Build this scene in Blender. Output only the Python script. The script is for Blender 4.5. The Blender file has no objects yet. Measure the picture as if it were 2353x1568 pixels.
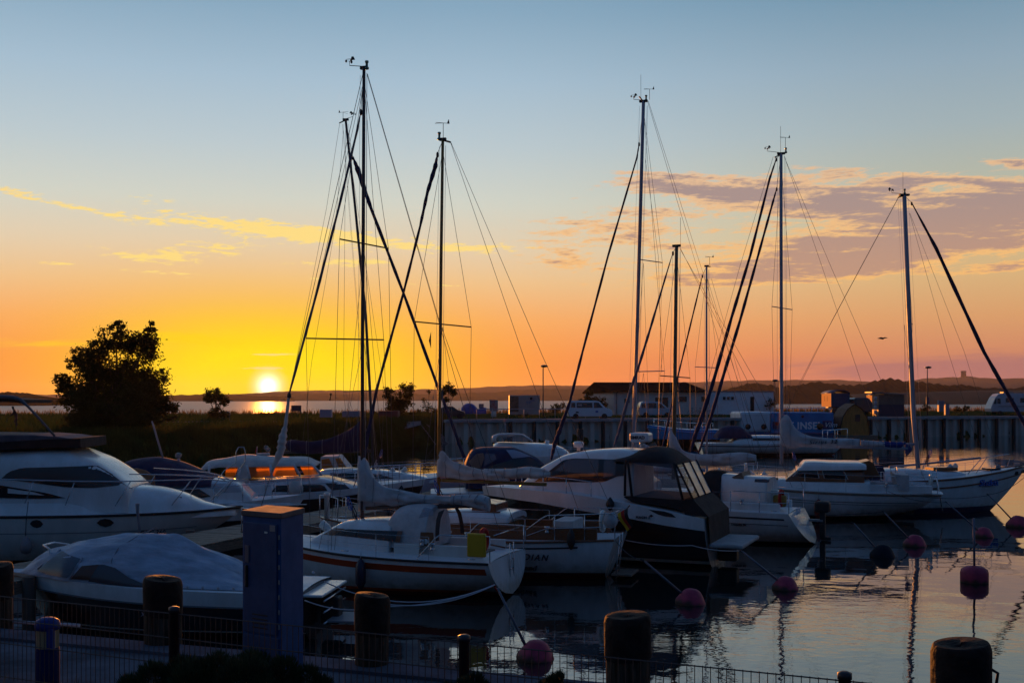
import bpy, bmesh, math, random
import numpy as np
from mathutils import Vector, Matrix, noise as mnoise
S = bpy.context.scene
COL = S.collection
R = math.radians
rnd = random.Random(11)

# ---------------------------------------------------------------- camera
CAM_H = 4.3            # eye height above the water
F = 2613.0             # focal length in the units of the sketch grid (2352 wide)
CX, CY = 1176.0, 915.0 # principal column, horizon row
cam = bpy.data.objects.new('camera', bpy.data.cameras.new('camera'))
COL.objects.link(cam); S.camera = cam
cam.location = (0, 0, CAM_H); cam.rotation_euler = (R(90), 0, 0)
cam.data.sensor_width = 36; cam.data.lens = 36 * F / 2352
cam.data.shift_y = (CY - 784) / 2352
cam.data.clip_start = .1; cam.data.clip_end = 20000

SUN_AZ = math.atan2(616 - CX, F); SUN_EL = R(0.6)
# ---------------------------------------------------------------- colour helper
def lin(c):
    return tuple(((v/255)/12.92 if v/255 <= .04045 else ((v/255+.055)/1.055)**2.4) for v in c)

# ---------------------------------------------------------------- node expressions
class E:
    tree = None
    def __init__(s, sock): s.s = sock
    @staticmethod
    def m(op, *a, clamp=False):
        n = E.tree.nodes.new('ShaderNodeMath'); n.operation = op; n.use_clamp = clamp
        for i, v in enumerate(a):
            if isinstance(v, E): E.tree.links.new(v.s, n.inputs[i])
            else: n.inputs[i].default_value = v
        return E(n.outputs[0])
    def __add__(s, o): return E.m('ADD', s, o)
    __radd__ = __add__
    def __sub__(s, o): return E.m('SUBTRACT', s, o)
    def __rsub__(s, o): return E.m('SUBTRACT', o, s)
    def __mul__(s, o): return E.m('MULTIPLY', s, o)
    __rmul__ = __mul__
    def __truediv__(s, o): return E.m('DIVIDE', s, o)
def sstep(x, a, b):
    n = E.tree.nodes.new('ShaderNodeMapRange'); n.interpolation_type = 'SMOOTHSTEP'
    E.tree.links.new(x.s, n.inputs[0]); n.inputs[1].default_value = a; n.inputs[2].default_value = b
    return E(n.outputs[0])
def mixc(f, a, b, mode='MIX'):
    n = E.tree.nodes.new('ShaderNodeMix'); n.data_type = 'RGBA'; n.blend_type = mode; n.clamp_factor = True
    for i, v in ((0, f), (6, a), (7, b)):
        if isinstance(v, E): E.tree.links.new(v.s, n.inputs[i])
        elif isinstance(v, tuple): n.inputs[i].default_value = (*v, 1)
        else: n.inputs[i].default_value = v
    return E(n.outputs[2])
def ramp(x, stops):
    n = E.tree.nodes.new('ShaderNodeValToRGB'); E.tree.links.new(x.s, n.inputs[0])
    el = n.color_ramp.elements
    while len(el) < len(stops): el.new(.5)
    for e, (p, c) in zip(el, stops): e.position = p; e.color = (*c, 1)
    return E(n.outputs[0])

# ---------------------------------------------------------------- sky
w = bpy.data.worlds.new('World'); S.world = w; w.use_nodes = True
T = E.tree = w.node_tree; T.nodes.clear()
tc = T.nodes.new('ShaderNodeTexCoord'); sp = T.nodes.new('ShaderNodeSeparateXYZ')
T.links.new(tc.outputs['Generated'], sp.inputs[0])
dx, dy, dz = (E(sp.outputs[i]) for i in range(3))
az = E.m('ARCTAN2', dx, dy); el = E.m('ARCSINE', dz)
def elrow(y): return math.degrees(math.atan((CY - y) / F))
def stops(rows): return [(elrow(y)/90, lin(c)) for y, c in rows]
eln = el * (2/math.pi)
# clear sky on the sunset side, by elevation
mid = ramp(eln, [(0, lin((224,118,84)))] + stops([(885,(238,132,80)), (820,(244,148,88)), (740,(246,176,112)), (650,(236,198,148)),
      (570,(226,208,178)), (470,(208,212,200)), (340,(186,202,208)), (190,(164,190,208)), (20,(134,168,192))]) +
      [(.36, lin((88,118,152))), (.55, lin((56,82,124))), (1, lin((48,70,112)))])
right = ramp(eln, [(0, lin((172,112,108)))] + stops([(885,(180,116,108)), (835,(186,124,108)), (815,(206,136,102)), (740,(216,158,108)), (650,(216,178,126)),
      (560,(200,186,146)), (450,(182,184,166)), (330,(162,178,182)), (190,(144,168,184)), (20,(112,148,172))]) +
      [(.36, lin((84,112,148))), (.55, lin((58,84,124))), (1, lin((46,68,108)))])
back = ramp(eln, [(0, lin((46,60,84))), (.06, lin((52,70,98))), (.16, lin((50,78,112))), (.4, lin((46,78,120))), (1, lin((42,72,112)))])
front = mixc(sstep(az, R(-4), R(24)), mid, right)
# azimuth distance from the sun
daz = E.m('ABSOLUTE', az - SUN_AZ); daz = E.m('MINIMUM', daz, 2*math.pi - daz)
def glow(a, b, p=2.0):
    q = E.m('POWER', E.m('ABSOLUTE', daz / R(a)), p) + E.m('POWER', E.m('ABSOLUTE', (el - SUN_EL) / R(b)), p)
    return E.m('EXPONENT', q * -1.0)
front = mixc(glow(18, 3.6) * .66, front, lin((255,138,40)))
front = mixc(glow(10.4, 4.6) * .76, front, lin((255,190,30)))
front = mixc(E.m('MINIMUM', glow(7.2, 3.3, 2.2) * 1.25, 1.0), front, lin((255,226,0)))
sky = mixc(sstep(daz, R(48), R(115)), front, back)

# clouds: streaked noise in azimuth / elevation, let in by soft regions
def cvec(sx, sy, tilt, oz=0.0):
    c, s_ = math.cos(tilt), math.sin(tilt)
    a = (az * c + el * s_) * sx; b = (el * c - az * s_) * sy
    n = T.nodes.new('ShaderNodeCombineXYZ')
    T.links.new(a.s, n.inputs[0]); T.links.new(b.s, n.inputs[1]); n.inputs[2].default_value = oz
    return n.outputs[0]
def noise_tex(vec, scale=1, detail=7, rough=.55, dist=0.0):
    n = T.nodes.new('ShaderNodeTexNoise'); T.links.new(vec, n.inputs['Vector'])
    n.inputs['Scale'].default_value = scale; n.inputs['Detail'].default_value = detail
    n.inputs['Roughness'].default_value = rough; n.inputs['Distortion'].default_value = dist
    return E(n.outputs['Fac'])
def region(blobs):
    tot = None
    for (x, y, rx, ry, rot, wgt) in blobs:
        a0 = math.atan((x-CX)/F); e0 = math.atan((CY-y)/F*math.cos(a0))
        ca, sa = math.cos(R(rot)), math.sin(R(rot))
        u = ((az-a0)*ca + (el-e0)*sa) * (F/rx); v = ((el-e0)*ca - (az-a0)*sa) * (F/ry)
        g = E.m('EXPONENT', (u*u + v*v) * -1.0) * wgt
        tot = g if tot is None else tot + g
    return tot
left_r = region([(55,446,100,9,-12,1.0), (215,483,80,8,-8,.7), (310,506,90,10,-4,.7), (330,455,60,9,0,.6), (560,520,210,19,-6,1.25), (760,540,120,14,-5,.9), (860,556,260,20,-4,.75),
                 (470,575,110,20,6,1.0), (330,590,110,12,-5,1.0), (360,626,110,7,-3,1.0), (800,603,140,9,2,1.1), (1080,568,160,10,0,.8), (110,604,50,4,0,.9), (740,640,45,3,-1,1.2), (1010,655,60,3,-2,.9),
                 (620,814,55,3,0,1.5), (605,845,55,3,0,1.5)])
right_r = region([(1880,452,340,44,-6,1.6), (2290,488,330,44,2,1.8), (1600,440,170,22,-8,1.0), (1880,585,430,48,2,1.4), (1780,630,300,18,3,1.0), (2120,570,260,24,2,.9),
                  (2150,410,190,16,-5,1.0), (2320,372,90,9,-8,1.1), (2320,616,100,9,3,1.2), (1350,535,180,34,0,.75), (1300,600,120,26,0,.55), (1500,505,160,26,0,.7), (1330,455,50,5,0,.7), (1950,628,130,14,5,.8), (1650,655,120,5,0,.6)])
nz = noise_tex(cvec(34, 210, R(-5)), 1, 8, .66, .5)
nf = noise_tex(cvec(70, 300, R(7), 4.0), 1, 6, .68)
dens_l = sstep(left_r * .58 + (nz - .5) * 2.2 + (nf - .5) * 1.9, .3, .72) * sstep(left_r, .12, .4)
big = noise_tex(cvec(13, 105, R(-2), 8.0), 1, 8, .62, .5)
dens_r = sstep(right_r * .62 + (big - .5) * 2.3 + (nf - .5) * 1.2, .28, .6) * sstep(right_r, .1, .35)
core_r = sstep(right_r * .5 + (big - .5) * 2.6 + (nf - .5) * 1.0 + (nz - .5) * .6, .42, .85) * sstep(right_r, .3, .6)
warm = mixc(sstep(el, R(5), R(11)), lin((255,190,96)), lin((240,190,140)))
bright = mixc(sstep(daz, R(8), R(24)), lin((255,222,130)), warm)
sky = mixc(dens_l * .92, sky, bright)
sky = mixc(dens_r * .8, sky, mixc(sstep(el, R(5), R(12)), lin((252,190,112)), lin((238,188,140))))
sky = mixc(core_r * .85, sky, mixc(sstep(el, R(5.5), R(10)), lin((180,142,128)), lin((152,136,140))))
# low mauve bank on the right horizon, orange veil left
veil = noise_tex(cvec(14, 120, R(3), 2.0), 1, 4, .5)
bank = region([(2360,850,420,40,2,1.0), (2000,845,200,20,0,.5)])
sky = mixc(sstep(bank * .6 + (veil-.5) * .9, .22, .5) * .6, sky, lin((160,108,112)))
glowveil = region([(450,780,170,18,-4,1.0), (80,790,200,16,2,.7)])
sky = mixc(sstep(glowveil * .6 + (veil-.5), .25, .6) * .6, sky, lin((255,214,10)))
# solar disc with its burnt-in halo
ang = E.m('SQRT', daz*daz + (el-SUN_EL)*(el-SUN_EL))
sky = mixc((1.0 - sstep(ang, R(.25), R(1.15))) * .75, sky, (1.0, .95, .5))
disc = E.m('EXPONENT', E.m('POWER', ang / R(.37), 2.0) * -1.0) * 2.6
# Nishita adds the soft physical dusk light
ns = T.nodes.new('ShaderNodeTexSky'); ns.sky_type = 'NISHITA'; ns.sun_disc = False
ns.sun_elevation = R(1.0); ns.sun_rotation = SUN_AZ; ns.air_density = 1.4; ns.dust_density = 2.0
vm = T.nodes.new('ShaderNodeVectorMath'); vm.operation = 'SCALE'; T.links.new(ns.outputs[0], vm.inputs[0]); vm.inputs['Scale'].default_value = .0
# floor of the world below the horizon
sky = mixc(sstep(dz, -.012, -.002), lin((70,62,66)), sky)
comb = T.nodes.new('ShaderNodeCombineColor')
for i, k_ in enumerate((1.0, .92, .72)): T.links.new((disc * k_).s, comb.inputs[i])
add = T.nodes.new('ShaderNodeVectorMath'); add.operation = 'ADD'; T.links.new(sky.s, add.inputs[0]); T.links.new(comb.outputs[0], add.inputs[1])
add2 = T.nodes.new('ShaderNodeVectorMath'); add2.operation = 'ADD'; T.links.new(add.outputs[0], add2.inputs[0]); T.links.new(vm.outputs[0], add2.inputs[1])
bgn = T.nodes.new('ShaderNodeBackground'); T.links.new(add2.outputs[0], bgn.inputs[0]); bgn.inputs[1].default_value = 1.0
out = T.nodes.new('ShaderNodeOutputWorld'); T.links.new(bgn.outputs[0], out.inputs[0])
w.cycles.sampling_method = 'MANUAL'; w.cycles.sample_map_resolution = 1024

# ---------------------------------------------------------------- sun
sl = bpy.data.lights.new('sun', 'SUN'); sl.energy = 5.0; sl.angle = R(.6); sl.color = (1, .3, .04)
sun = bpy.data.objects.new('sun', sl); COL.objects.link(sun)
LEL = R(1.3)
sun.rotation_euler = Vector((-math.sin(SUN_AZ)*math.cos(LEL), -math.cos(SUN_AZ)*math.cos(LEL), -math.sin(LEL))).to_track_quat('-Z', 'Y').to_euler()
S.view_settings.view_transform = 'Standard'; S.view_settings.look = 'None'
S.view_settings.exposure = 0; S.view_settings.gamma = 1
S.cycles.max_bounces = 6; S.cycles.transparent_max_bounces = 12; S.cycles.caustics_reflective = False; S.cycles.caustics_refractive = False
S.cycles.sample_clamp_indirect = 3.0
# ================================================================ builders
def tag(o, label=None, cat=None, group=None, kind=None):
    if label: o['label'] = label
    if cat: o['category'] = cat
    if group: o['group'] = group
    if kind: o['kind'] = kind
    return o
MATS = {}
def mat(name, c, rough=.5, metal=0.0, var=.0, vscale=3.0, bump=.0, bscale=20.0, spec=.5, alpha=1.0, coat=0.0, c2=None, stretch=None, trans=0.0, translu=0.0, zstain=None):
    if name in MATS: return MATS[name]
    m = bpy.data.materials.new(name); m.use_nodes = True; t = m.node_tree; E.tree = t
    b = t.nodes['Principled BSDF']; b.inputs['Roughness'].default_value = rough; b.inputs['Metallic'].default_value = metal
    b.inputs['Specular IOR Level'].default_value = spec; b.inputs['Coat Weight'].default_value = coat
    b.inputs['Alpha'].default_value = alpha; b.inputs['Transmission Weight'].default_value = trans
    b.inputs['Base Color'].default_value = (*c, 1)
    g = t.nodes.new('ShaderNodeTexCoord'); vec = g.outputs['Object']
    if stretch:
        mp = t.nodes.new('ShaderNodeMapping'); mp.inputs['Scale'].default_value = stretch
        t.links.new(vec, mp.inputs[0]); vec = mp.outputs[0]
    if var or c2:
        n = t.nodes.new('ShaderNodeTexNoise'); n.inputs['Scale'].default_value = vscale; n.inputs['Detail'].default_value = 6; n.inputs['Roughness'].default_value = .65
        t.links.new(vec, n.inputs['Vector'])
        f = sstep(E(n.outputs[0]), .3, .7)
        lo = c2 if c2 else tuple(v*(1-var) for v in c)
        t.links.new(mixc(f, lo, tuple(min(1, v*(1+var*.4)) for v in c)).s, b.inputs['Base Color'])
        r_ = E.m('ADD', f * -.12, rough + .06, clamp=True); t.links.new(r_.s, b.inputs['Roughness'])
    if zstain:                            # grime that stops at a waterline, ragged upper edge
        z0, z1, cs, amt = zstain; sx = t.nodes.new('ShaderNodeSeparateXYZ'); t.links.new(g.outputs['Object'], sx.inputs[0])
        n = t.nodes.new('ShaderNodeTexNoise'); n.inputs['Scale'].default_value = 6; n.inputs['Detail'].default_value = 5; t.links.new(g.outputs['Object'], n.inputs['Vector'])
        f = (1.0 - sstep(E(sx.outputs[2]) + (E(n.outputs[0])-.5)*(z1-z0)*1.6, z0, z1)) * amt
        bc = b.inputs['Base Color']; prev = E(bc.links[0].from_socket) if bc.is_linked else c
        t.links.new(mixc(f, prev, cs).s, bc)
    if bump:
        n = t.nodes.new('ShaderNodeTexNoise'); n.inputs['Scale'].default_value = bscale; n.inputs['Detail'].default_value = 5
        t.links.new(vec, n.inputs['Vector'])
        bp = t.nodes.new('ShaderNodeBump'); bp.inputs['Strength'].default_value = 1; bp.inputs['Distance'].default_value = bump
        t.links.new(n.outputs[0], bp.inputs['Height']); t.links.new(bp.outputs[0], b.inputs['Normal'])
    if translu:
        tr = t.nodes.new('ShaderNodeBsdfTranslucent'); tr.inputs[0].default_value = (*[min(1, v*2.2) for v in c], 1); mx = t.nodes.new('ShaderNodeMixShader'); mx.inputs[0].default_value = translu
        o_ = [n for n in t.nodes if n.type == 'OUTPUT_MATERIAL'][0]; t.links.new(b.outputs[0], mx.inputs[1]); t.links.new(tr.outputs[0], mx.inputs[2]); t.links.new(mx.outputs[0], o_.inputs[0])
    MATS[name] = m; return m

class MB:
    def __init__(s): s.v = []; s.f = []; s.sm = []
    def add(s, vs, fs, smooth=False):
        o = len(s.v); s.v += [tuple(v) for v in vs]
        for f in fs: s.f.append([i+o for i in f]); s.sm.append(smooth)
        return s
    def box(s, c, d, rz=0.0, ry=0.0, rx=0.0):
        m = Matrix.Rotation(rz, 3, 'Z') @ Matrix.Rotation(ry, 3, 'Y') @ Matrix.Rotation(rx, 3, 'X')
        vs = [Vector(c) + m @ Vector((x*d[0]/2, y*d[1]/2, z*d[2]/2)) for x in (-1,1) for y in (-1,1) for z in (-1,1)]
        return s.add(vs, [(0,1,3,2),(4,6,7,5),(0,4,5,1),(2,3,7,6),(0,2,6,4),(1,5,7,3)])
    def tube(s, pts, r, n=6, caps=True, smooth=True, flat=1.0):
        P = [Vector(p) for p in pts]; rs = r if isinstance(r, (list, tuple)) else [r]*len(P)
        vs = []; up = None
        for i, p in enumerate(P):
            t = (P[min(i+1, len(P)-1)] - P[max(i-1, 0)]).normalized()
            if up is None: up = Vector((0,0,1)) if abs(t.z) < .9 else Vector((1,0,0))
            a = t.cross(up).normalized(); b = a.cross(t).normalized(); up = b
            for k in range(n):
                q = 2*math.pi*k/n; vs.append(p + a*math.cos(q)*rs[i] + b*math.sin(q)*rs[i]*flat)
        fs = [(i*n+k, i*n+(k+1)%n, (i+1)*n+(k+1)%n, (i+1)*n+k) for i in range(len(P)-1) for k in range(n)]
        s.add(vs, fs, smooth)
        if caps:
            o = len(s.v) - len(vs)
            s.f.append([o+k for k in range(n)][::-1]); s.sm.append(False)
            s.f.append([o+(len(P)-1)*n+k for k in range(n)]); s.sm.append(False)
        return s
    def lathe(s, prof, c=(0,0,0), n=16, axis=(0,0,1), smooth=True):
        q = Vector((0,0,1)).rotation_difference(Vector(axis).normalized()); c = Vector(c)
        vs = [c + q @ Vector((r*math.cos(2*math.pi*k/n), r*math.sin(2*math.pi*k/n), z)) for r, z in prof for k in range(n)]
        m = len(prof)
        fs = [(i*n+k, i*n+(k+1)%n, (i+1)*n+(k+1)%n, (i+1)*n+k) for i in range(m-1) for k in range(n)]
        fs += [tuple(range(n))[::-1], tuple((m-1)*n+k for k in range(n))]
        return s.add(vs, fs, smooth)
    def ball(s, c, r, n=10, m=7):
        rx, ry, rz = r if isinstance(r, (tuple, list)) else (r, r, r)
        vs = [(c[0]+rx*math.sin(math.pi*j/m)*math.cos(2*math.pi*k/n), c[1]+ry*math.sin(math.pi*j/m)*math.sin(2*math.pi*k/n), c[2]+rz*math.cos(math.pi*j/m)) for j in range(1, m) for k in range(n)]
        vs += [(c[0],c[1],c[2]+rz), (c[0],c[1],c[2]-rz)]; T_ = (m-1)*n
        fs = [(j*n+k, j*n+(k+1)%n, (j+1)*n+(k+1)%n, (j+1)*n+k)[::-1] for j in range(m-2) for k in range(n)]
        fs += [(T_, k, (k+1)%n) for k in range(n)] + [(T_+1, (m-2)*n+(k+1)%n, (m-2)*n+k) for k in range(n)]
        return s.add(vs, fs, True)
    def grid(s, rows, smooth=True, closed=False):
        n = len(rows[0]); vs = [p for r in rows for p in r]; fs = []
        for i in range(len(rows)-1):
            for k in range(n if closed else n-1):
                fs.append((i*n+k, i*n+(k+1)%n, (i+1)*n+(k+1)%n, (i+1)*n+k))
        return s.add(vs, fs, smooth)
    def prism(s, poly, y0, y1):          # polygon in (x,z) swept along y
        n = len(poly); vs = [(x, y0, z) for x, z in poly] + [(x, y1, z) for x, z in poly]
        fs = [tuple(range(n)), tuple(range(2*n-1, n-1, -1))] + [(k, k+n, (k+1)%n+n, (k+1)%n) for k in range(n)]
        return s.add(vs, fs)
    def build(s, name, m, parent=None, bevel=0.0, fixn=True):
        me = bpy.data.meshes.new(name); me.from_pydata(s.v, [], s.f); me.materials.append(m)
        me.polygons.foreach_set('use_smooth', s.sm)
        if fixn:
            bm = bmesh.new(); bm.from_mesh(me); bmesh.ops.recalc_face_normals(bm, faces=bm.faces); bm.to_mesh(me); bm.free()
        o = bpy.data.objects.new(name, me); COL.objects.link(o)
        if parent: o.parent = parent
        if bevel:
            b = o.modifiers.new('b', 'BEVEL'); b.width = bevel; b.segments = 2; b.limit_method = 'ANGLE'; b.angle_limit = R(40)
        return o
def empty(name, loc=(0,0,0), rz=0.0, label=None, cat=None, group=None, kind=None):
    o = bpy.data.objects.new(name, None); COL.objects.link(o); o.location = loc; o.rotation_euler = (0,0,rz); o.empty_display_size = .1
    return tag(o, label, cat, group, kind)
def kids(o): return [c for c in o.children]
def copy_tree(o, parent=None):
    c = o.copy(); COL.objects.link(c); c.parent = parent
    for ch in kids(o): copy_tree(ch, c)
    return c
def text(name, body, size, m, parent, loc, rot, extr=.004, shear=0.0, spacing=1.0, bold=0.0):
    cu = bpy.data.curves.new(name, 'FONT'); cu.body = body; cu.size = size; cu.extrude = extr; cu.shear = shear; cu.space_character = spacing; cu.offset = bold
    cu.resolution_u = 3
    o = bpy.data.objects.new(name+'_c', cu); COL.objects.link(o)
    dg = bpy.context.evaluated_depsgraph_get(); me = bpy.data.meshes.new_from_object(o.evaluated_get(dg))
    bpy.data.objects.remove(o); me.materials.clear(); me.materials.append(m)
    t = bpy.data.objects.new(name, me); COL.objects.link(t); t.parent = parent; t.location = loc; t.rotation_euler = rot
    return t
def interp(tab, x):
    if x <= tab[0][0]: return tab[0][1]
    for (a, va), (b, vb) in zip(tab, tab[1:]):
        if x <= b: return va + (vb-va)*(x-a)/max(1e-9, b-a)
    return tab[-1][1]
def sinterp(tab, x):                     # smooth (catmull-rom) interpolation
    n = len(tab)
    if n < 3: return interp(tab, x)
    if x <= tab[0][0]: return tab[0][1]
    if x >= tab[-1][0]: return tab[-1][1]
    for i in range(n-1):
        if x <= tab[i+1][0]: break
    def slope(j):
        a, b = max(0, j-1), min(n-1, j+1)
        return (tab[b][1]-tab[a][1]) / max(1e-9, tab[b][0]-tab[a][0])
    x0, y0 = tab[i]; x1, y1 = tab[i+1]; h = x1-x0
    if h < 1e-9: return y1
    t = (x-x0)/h; m0, m1 = slope(i)*h, slope(i+1)*h
    return (2*t**3-3*t*t+1)*y0 + (t**3-2*t*t+t)*m0 + (-2*t**3+3*t*t)*y1 + (t**3-t*t)*m1
def at(x, y, d): return Vector(((x-CX)*d/F, d, CAM_H-(y-CY)*d/F))
# sketch grid readings taken from enlarged views
ZT = {1:(0,845.3,.25), 2:(514.5,992.3,.25), 3:(1029,955.5,.25), 4:(1543.5,918.8,.1875), 5:(1911,955.5,.1875), 6:(0,1176,.25), 7:(514.5,1273.8,.1875),
      'a':(955.5,808.5,.1875), 'b':(1323,808.5,.1875), 'c':(1690.5,808.5,.1406), 'd':(1984.6,808.5,.1562), 'f':(1323,1176,.25), 'g':(1837.5,1176,.25),
      'D':(0,0,1), 'S':(0,0,.735)}
def Z(k, pts):
    ox, oy, s = ZT[k]
    return [(ox+s*p[0], oy+s*p[1]) + tuple(p[2:]) for p in pts]
# ================================================================ water and land
def water_mat(name, ripple, far):
    m = bpy.data.materials.new(name); m.use_nodes = True; t = m.node_tree; E.tree = t; b = t.nodes['Principled BSDF']
    b.inputs['Base Color'].default_value = (.006, .012, .014, 1); b.inputs['IOR'].default_value = 1.95
    b.inputs['Roughness'].default_value = .02 if not far else .42
    g = t.nodes.new('ShaderNodeNewGeometry')
    def nz(scale, detail, st):
        mp = t.nodes.new('ShaderNodeMapping'); mp.inputs['Scale'].default_value = st; t.links.new(g.outputs['Position'], mp.inputs[0])
        n = t.nodes.new('ShaderNodeTexNoise'); n.inputs['Scale'].default_value = scale; n.inputs['Detail'].default_value = detail
        t.links.new(mp.outputs[0], n.inputs['Vector']); return E(n.outputs[0])
    patch = sstep(nz(.09, 3, (1, .55, 1)), .42, .66)
    h = nz(.55, 2, (1, 1.2, 1)) * .5 + nz(2.6, 3, (1, 1.3, 1)) * (patch * .2 + .05) + nz(7.0, 2, (1, 1.2, 1)) * (patch * .05 + .012)
    bp = t.nodes.new('ShaderNodeBump'); bp.inputs['Distance'].default_value = ripple; bp.inputs['Strength'].default_value = 1
    t.links.new(h.s, bp.inputs['Height']); t.links.new(bp.outputs[0], b.inputs['Normal'])
    return m
wm = MB().add([(-260,-30,0),(320,-30,0),(320,148,0),(-260,148,0)], [(0,1,2,3)]).build('harbour_water', water_mat('harbour water', .024, False))
tag(wm, kind='structure')
lm = MB().add([(-6000,148,0),(6000,148,0),(6000,9000,0),(-6000,9000,0)], [(0,1,2,3)]).build('lagoon_water', water_mat('lagoon water', .35, True))
tag(lm, kind='structure')
# ================================================================ materials
WHITE = mat('gelcoat white', (.78,.79,.80), .25, vscale=1.6, coat=.2, c2=(.6,.6,.58), stretch=(1.2,1.2,.35), zstain=(.1,.45,(.3,.28,.2), .6))
WHITE2 = mat('gelcoat ivory', (.66,.66,.62), .3, var=.14, vscale=1.6, stretch=(1.2,1.2,.35), zstain=(.1,.4,(.25,.24,.17), .5))
DECK = mat('deck white', (.7,.71,.72), .42, var=.1, vscale=3)
BLACKHULL = mat('black hull', (.008,.008,.012), .25, coat=.4)
BROWNHULL = mat('dark brown hull', (.03,.012,.012), .3)
NAVY = mat('navy canvas', (.016,.02,.07), .85, var=.3, vscale=4, bump=.01, bscale=9)
BLACKCANVAS = mat('black canvas', (.014,.013,.016), .9, var=.3, vscale=4, bump=.008, bscale=8)
CANVAS = mat('grey canvas', (.5,.49,.5), .85, var=.22, vscale=3, bump=.03, bscale=5)
CANVAS2 = mat('pale cream canvas', (.62,.56,.52), .85, var=.2, vscale=3, bump=.03, bscale=6)
SHEETC = mat('blue grey tarpaulin', (.4,.45,.54), .55, var=.3, vscale=2.5, bump=.09, bscale=2.2, stretch=(.6,1.6,1.6))
GLASS = mat('dark glass', (.012,.014,.02), .05, spec=.7)
CLEAR = mat('clear vinyl', (.2,.23,.3), .07, alpha=.38, spec=.6, bump=.01, bscale=4)
CLEARGLASS = mat('clear glass', (.3,.33,.38), .04, alpha=.35, spec=.8)
TEAK = mat('varnished teak', (.2,.07,.025), .3, var=.4, vscale=6, stretch=(1,6,6), coat=.3)
TEAK2 = mat('grey teak', (.2,.15,.11), .7, var=.4, vscale=6, stretch=(1,6,6))
ALU = mat('mast aluminium', (.3,.32,.38), .55, metal=.0, var=.12, vscale=1)
DARKALU = mat('dark anodised mast', (.05,.042,.045), .6)
FURL = mat('slate furled cloth', (.11,.12,.17), .8, var=.3, vscale=5)
WOODMAST = mat('golden spar', (.26,.15,.03), .55, var=.3, vscale=3)
OLIVEMAST = mat('bronze spar', (.17,.14,.08), .6, var=.2, vscale=2)
STEEL = mat('stainless steel', (.55,.55,.57), .2, metal=.9)
WIRE = mat('rigging wire', (.1,.09,.09), .5, metal=.4)
ROPEW = mat('white rope', (.45,.46,.5), .9)
ROPED = mat('dark rope', (.03,.035,.05), .9)
BLACK = mat('black rubber', (.012,.012,.014), .6)
FENDERB = mat('dark blue fender', (.012,.014,.04), .4)
ORANGE = mat('orange red stripe', (.42,.05,.012), .35, var=.15, vscale=2)
REDBOOT = mat('red antifouling', (.11,.012,.01), .6, var=.3, vscale=2)
BLUEBOOT = mat('navy antifouling', (.006,.01,.06), .5)
YELLOW = mat('yellow plastic', (.6,.36,.01), .5, var=.1)
RED = mat('red cloth', (.45,.01,.01), .8)
GOLD = mat('gold cloth', (.75,.38,.01), .8)
LETTER = mat('dark lettering', (.01,.01,.02), .5)
LETBLUE = mat('blue lettering', (.03,.12,.42), .5)
GREY = mat('grey plastic', (.2,.2,.22), .5)
LAMPGLASS = mat('masthead lamp', (.08,.2,.16), .2)

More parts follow.
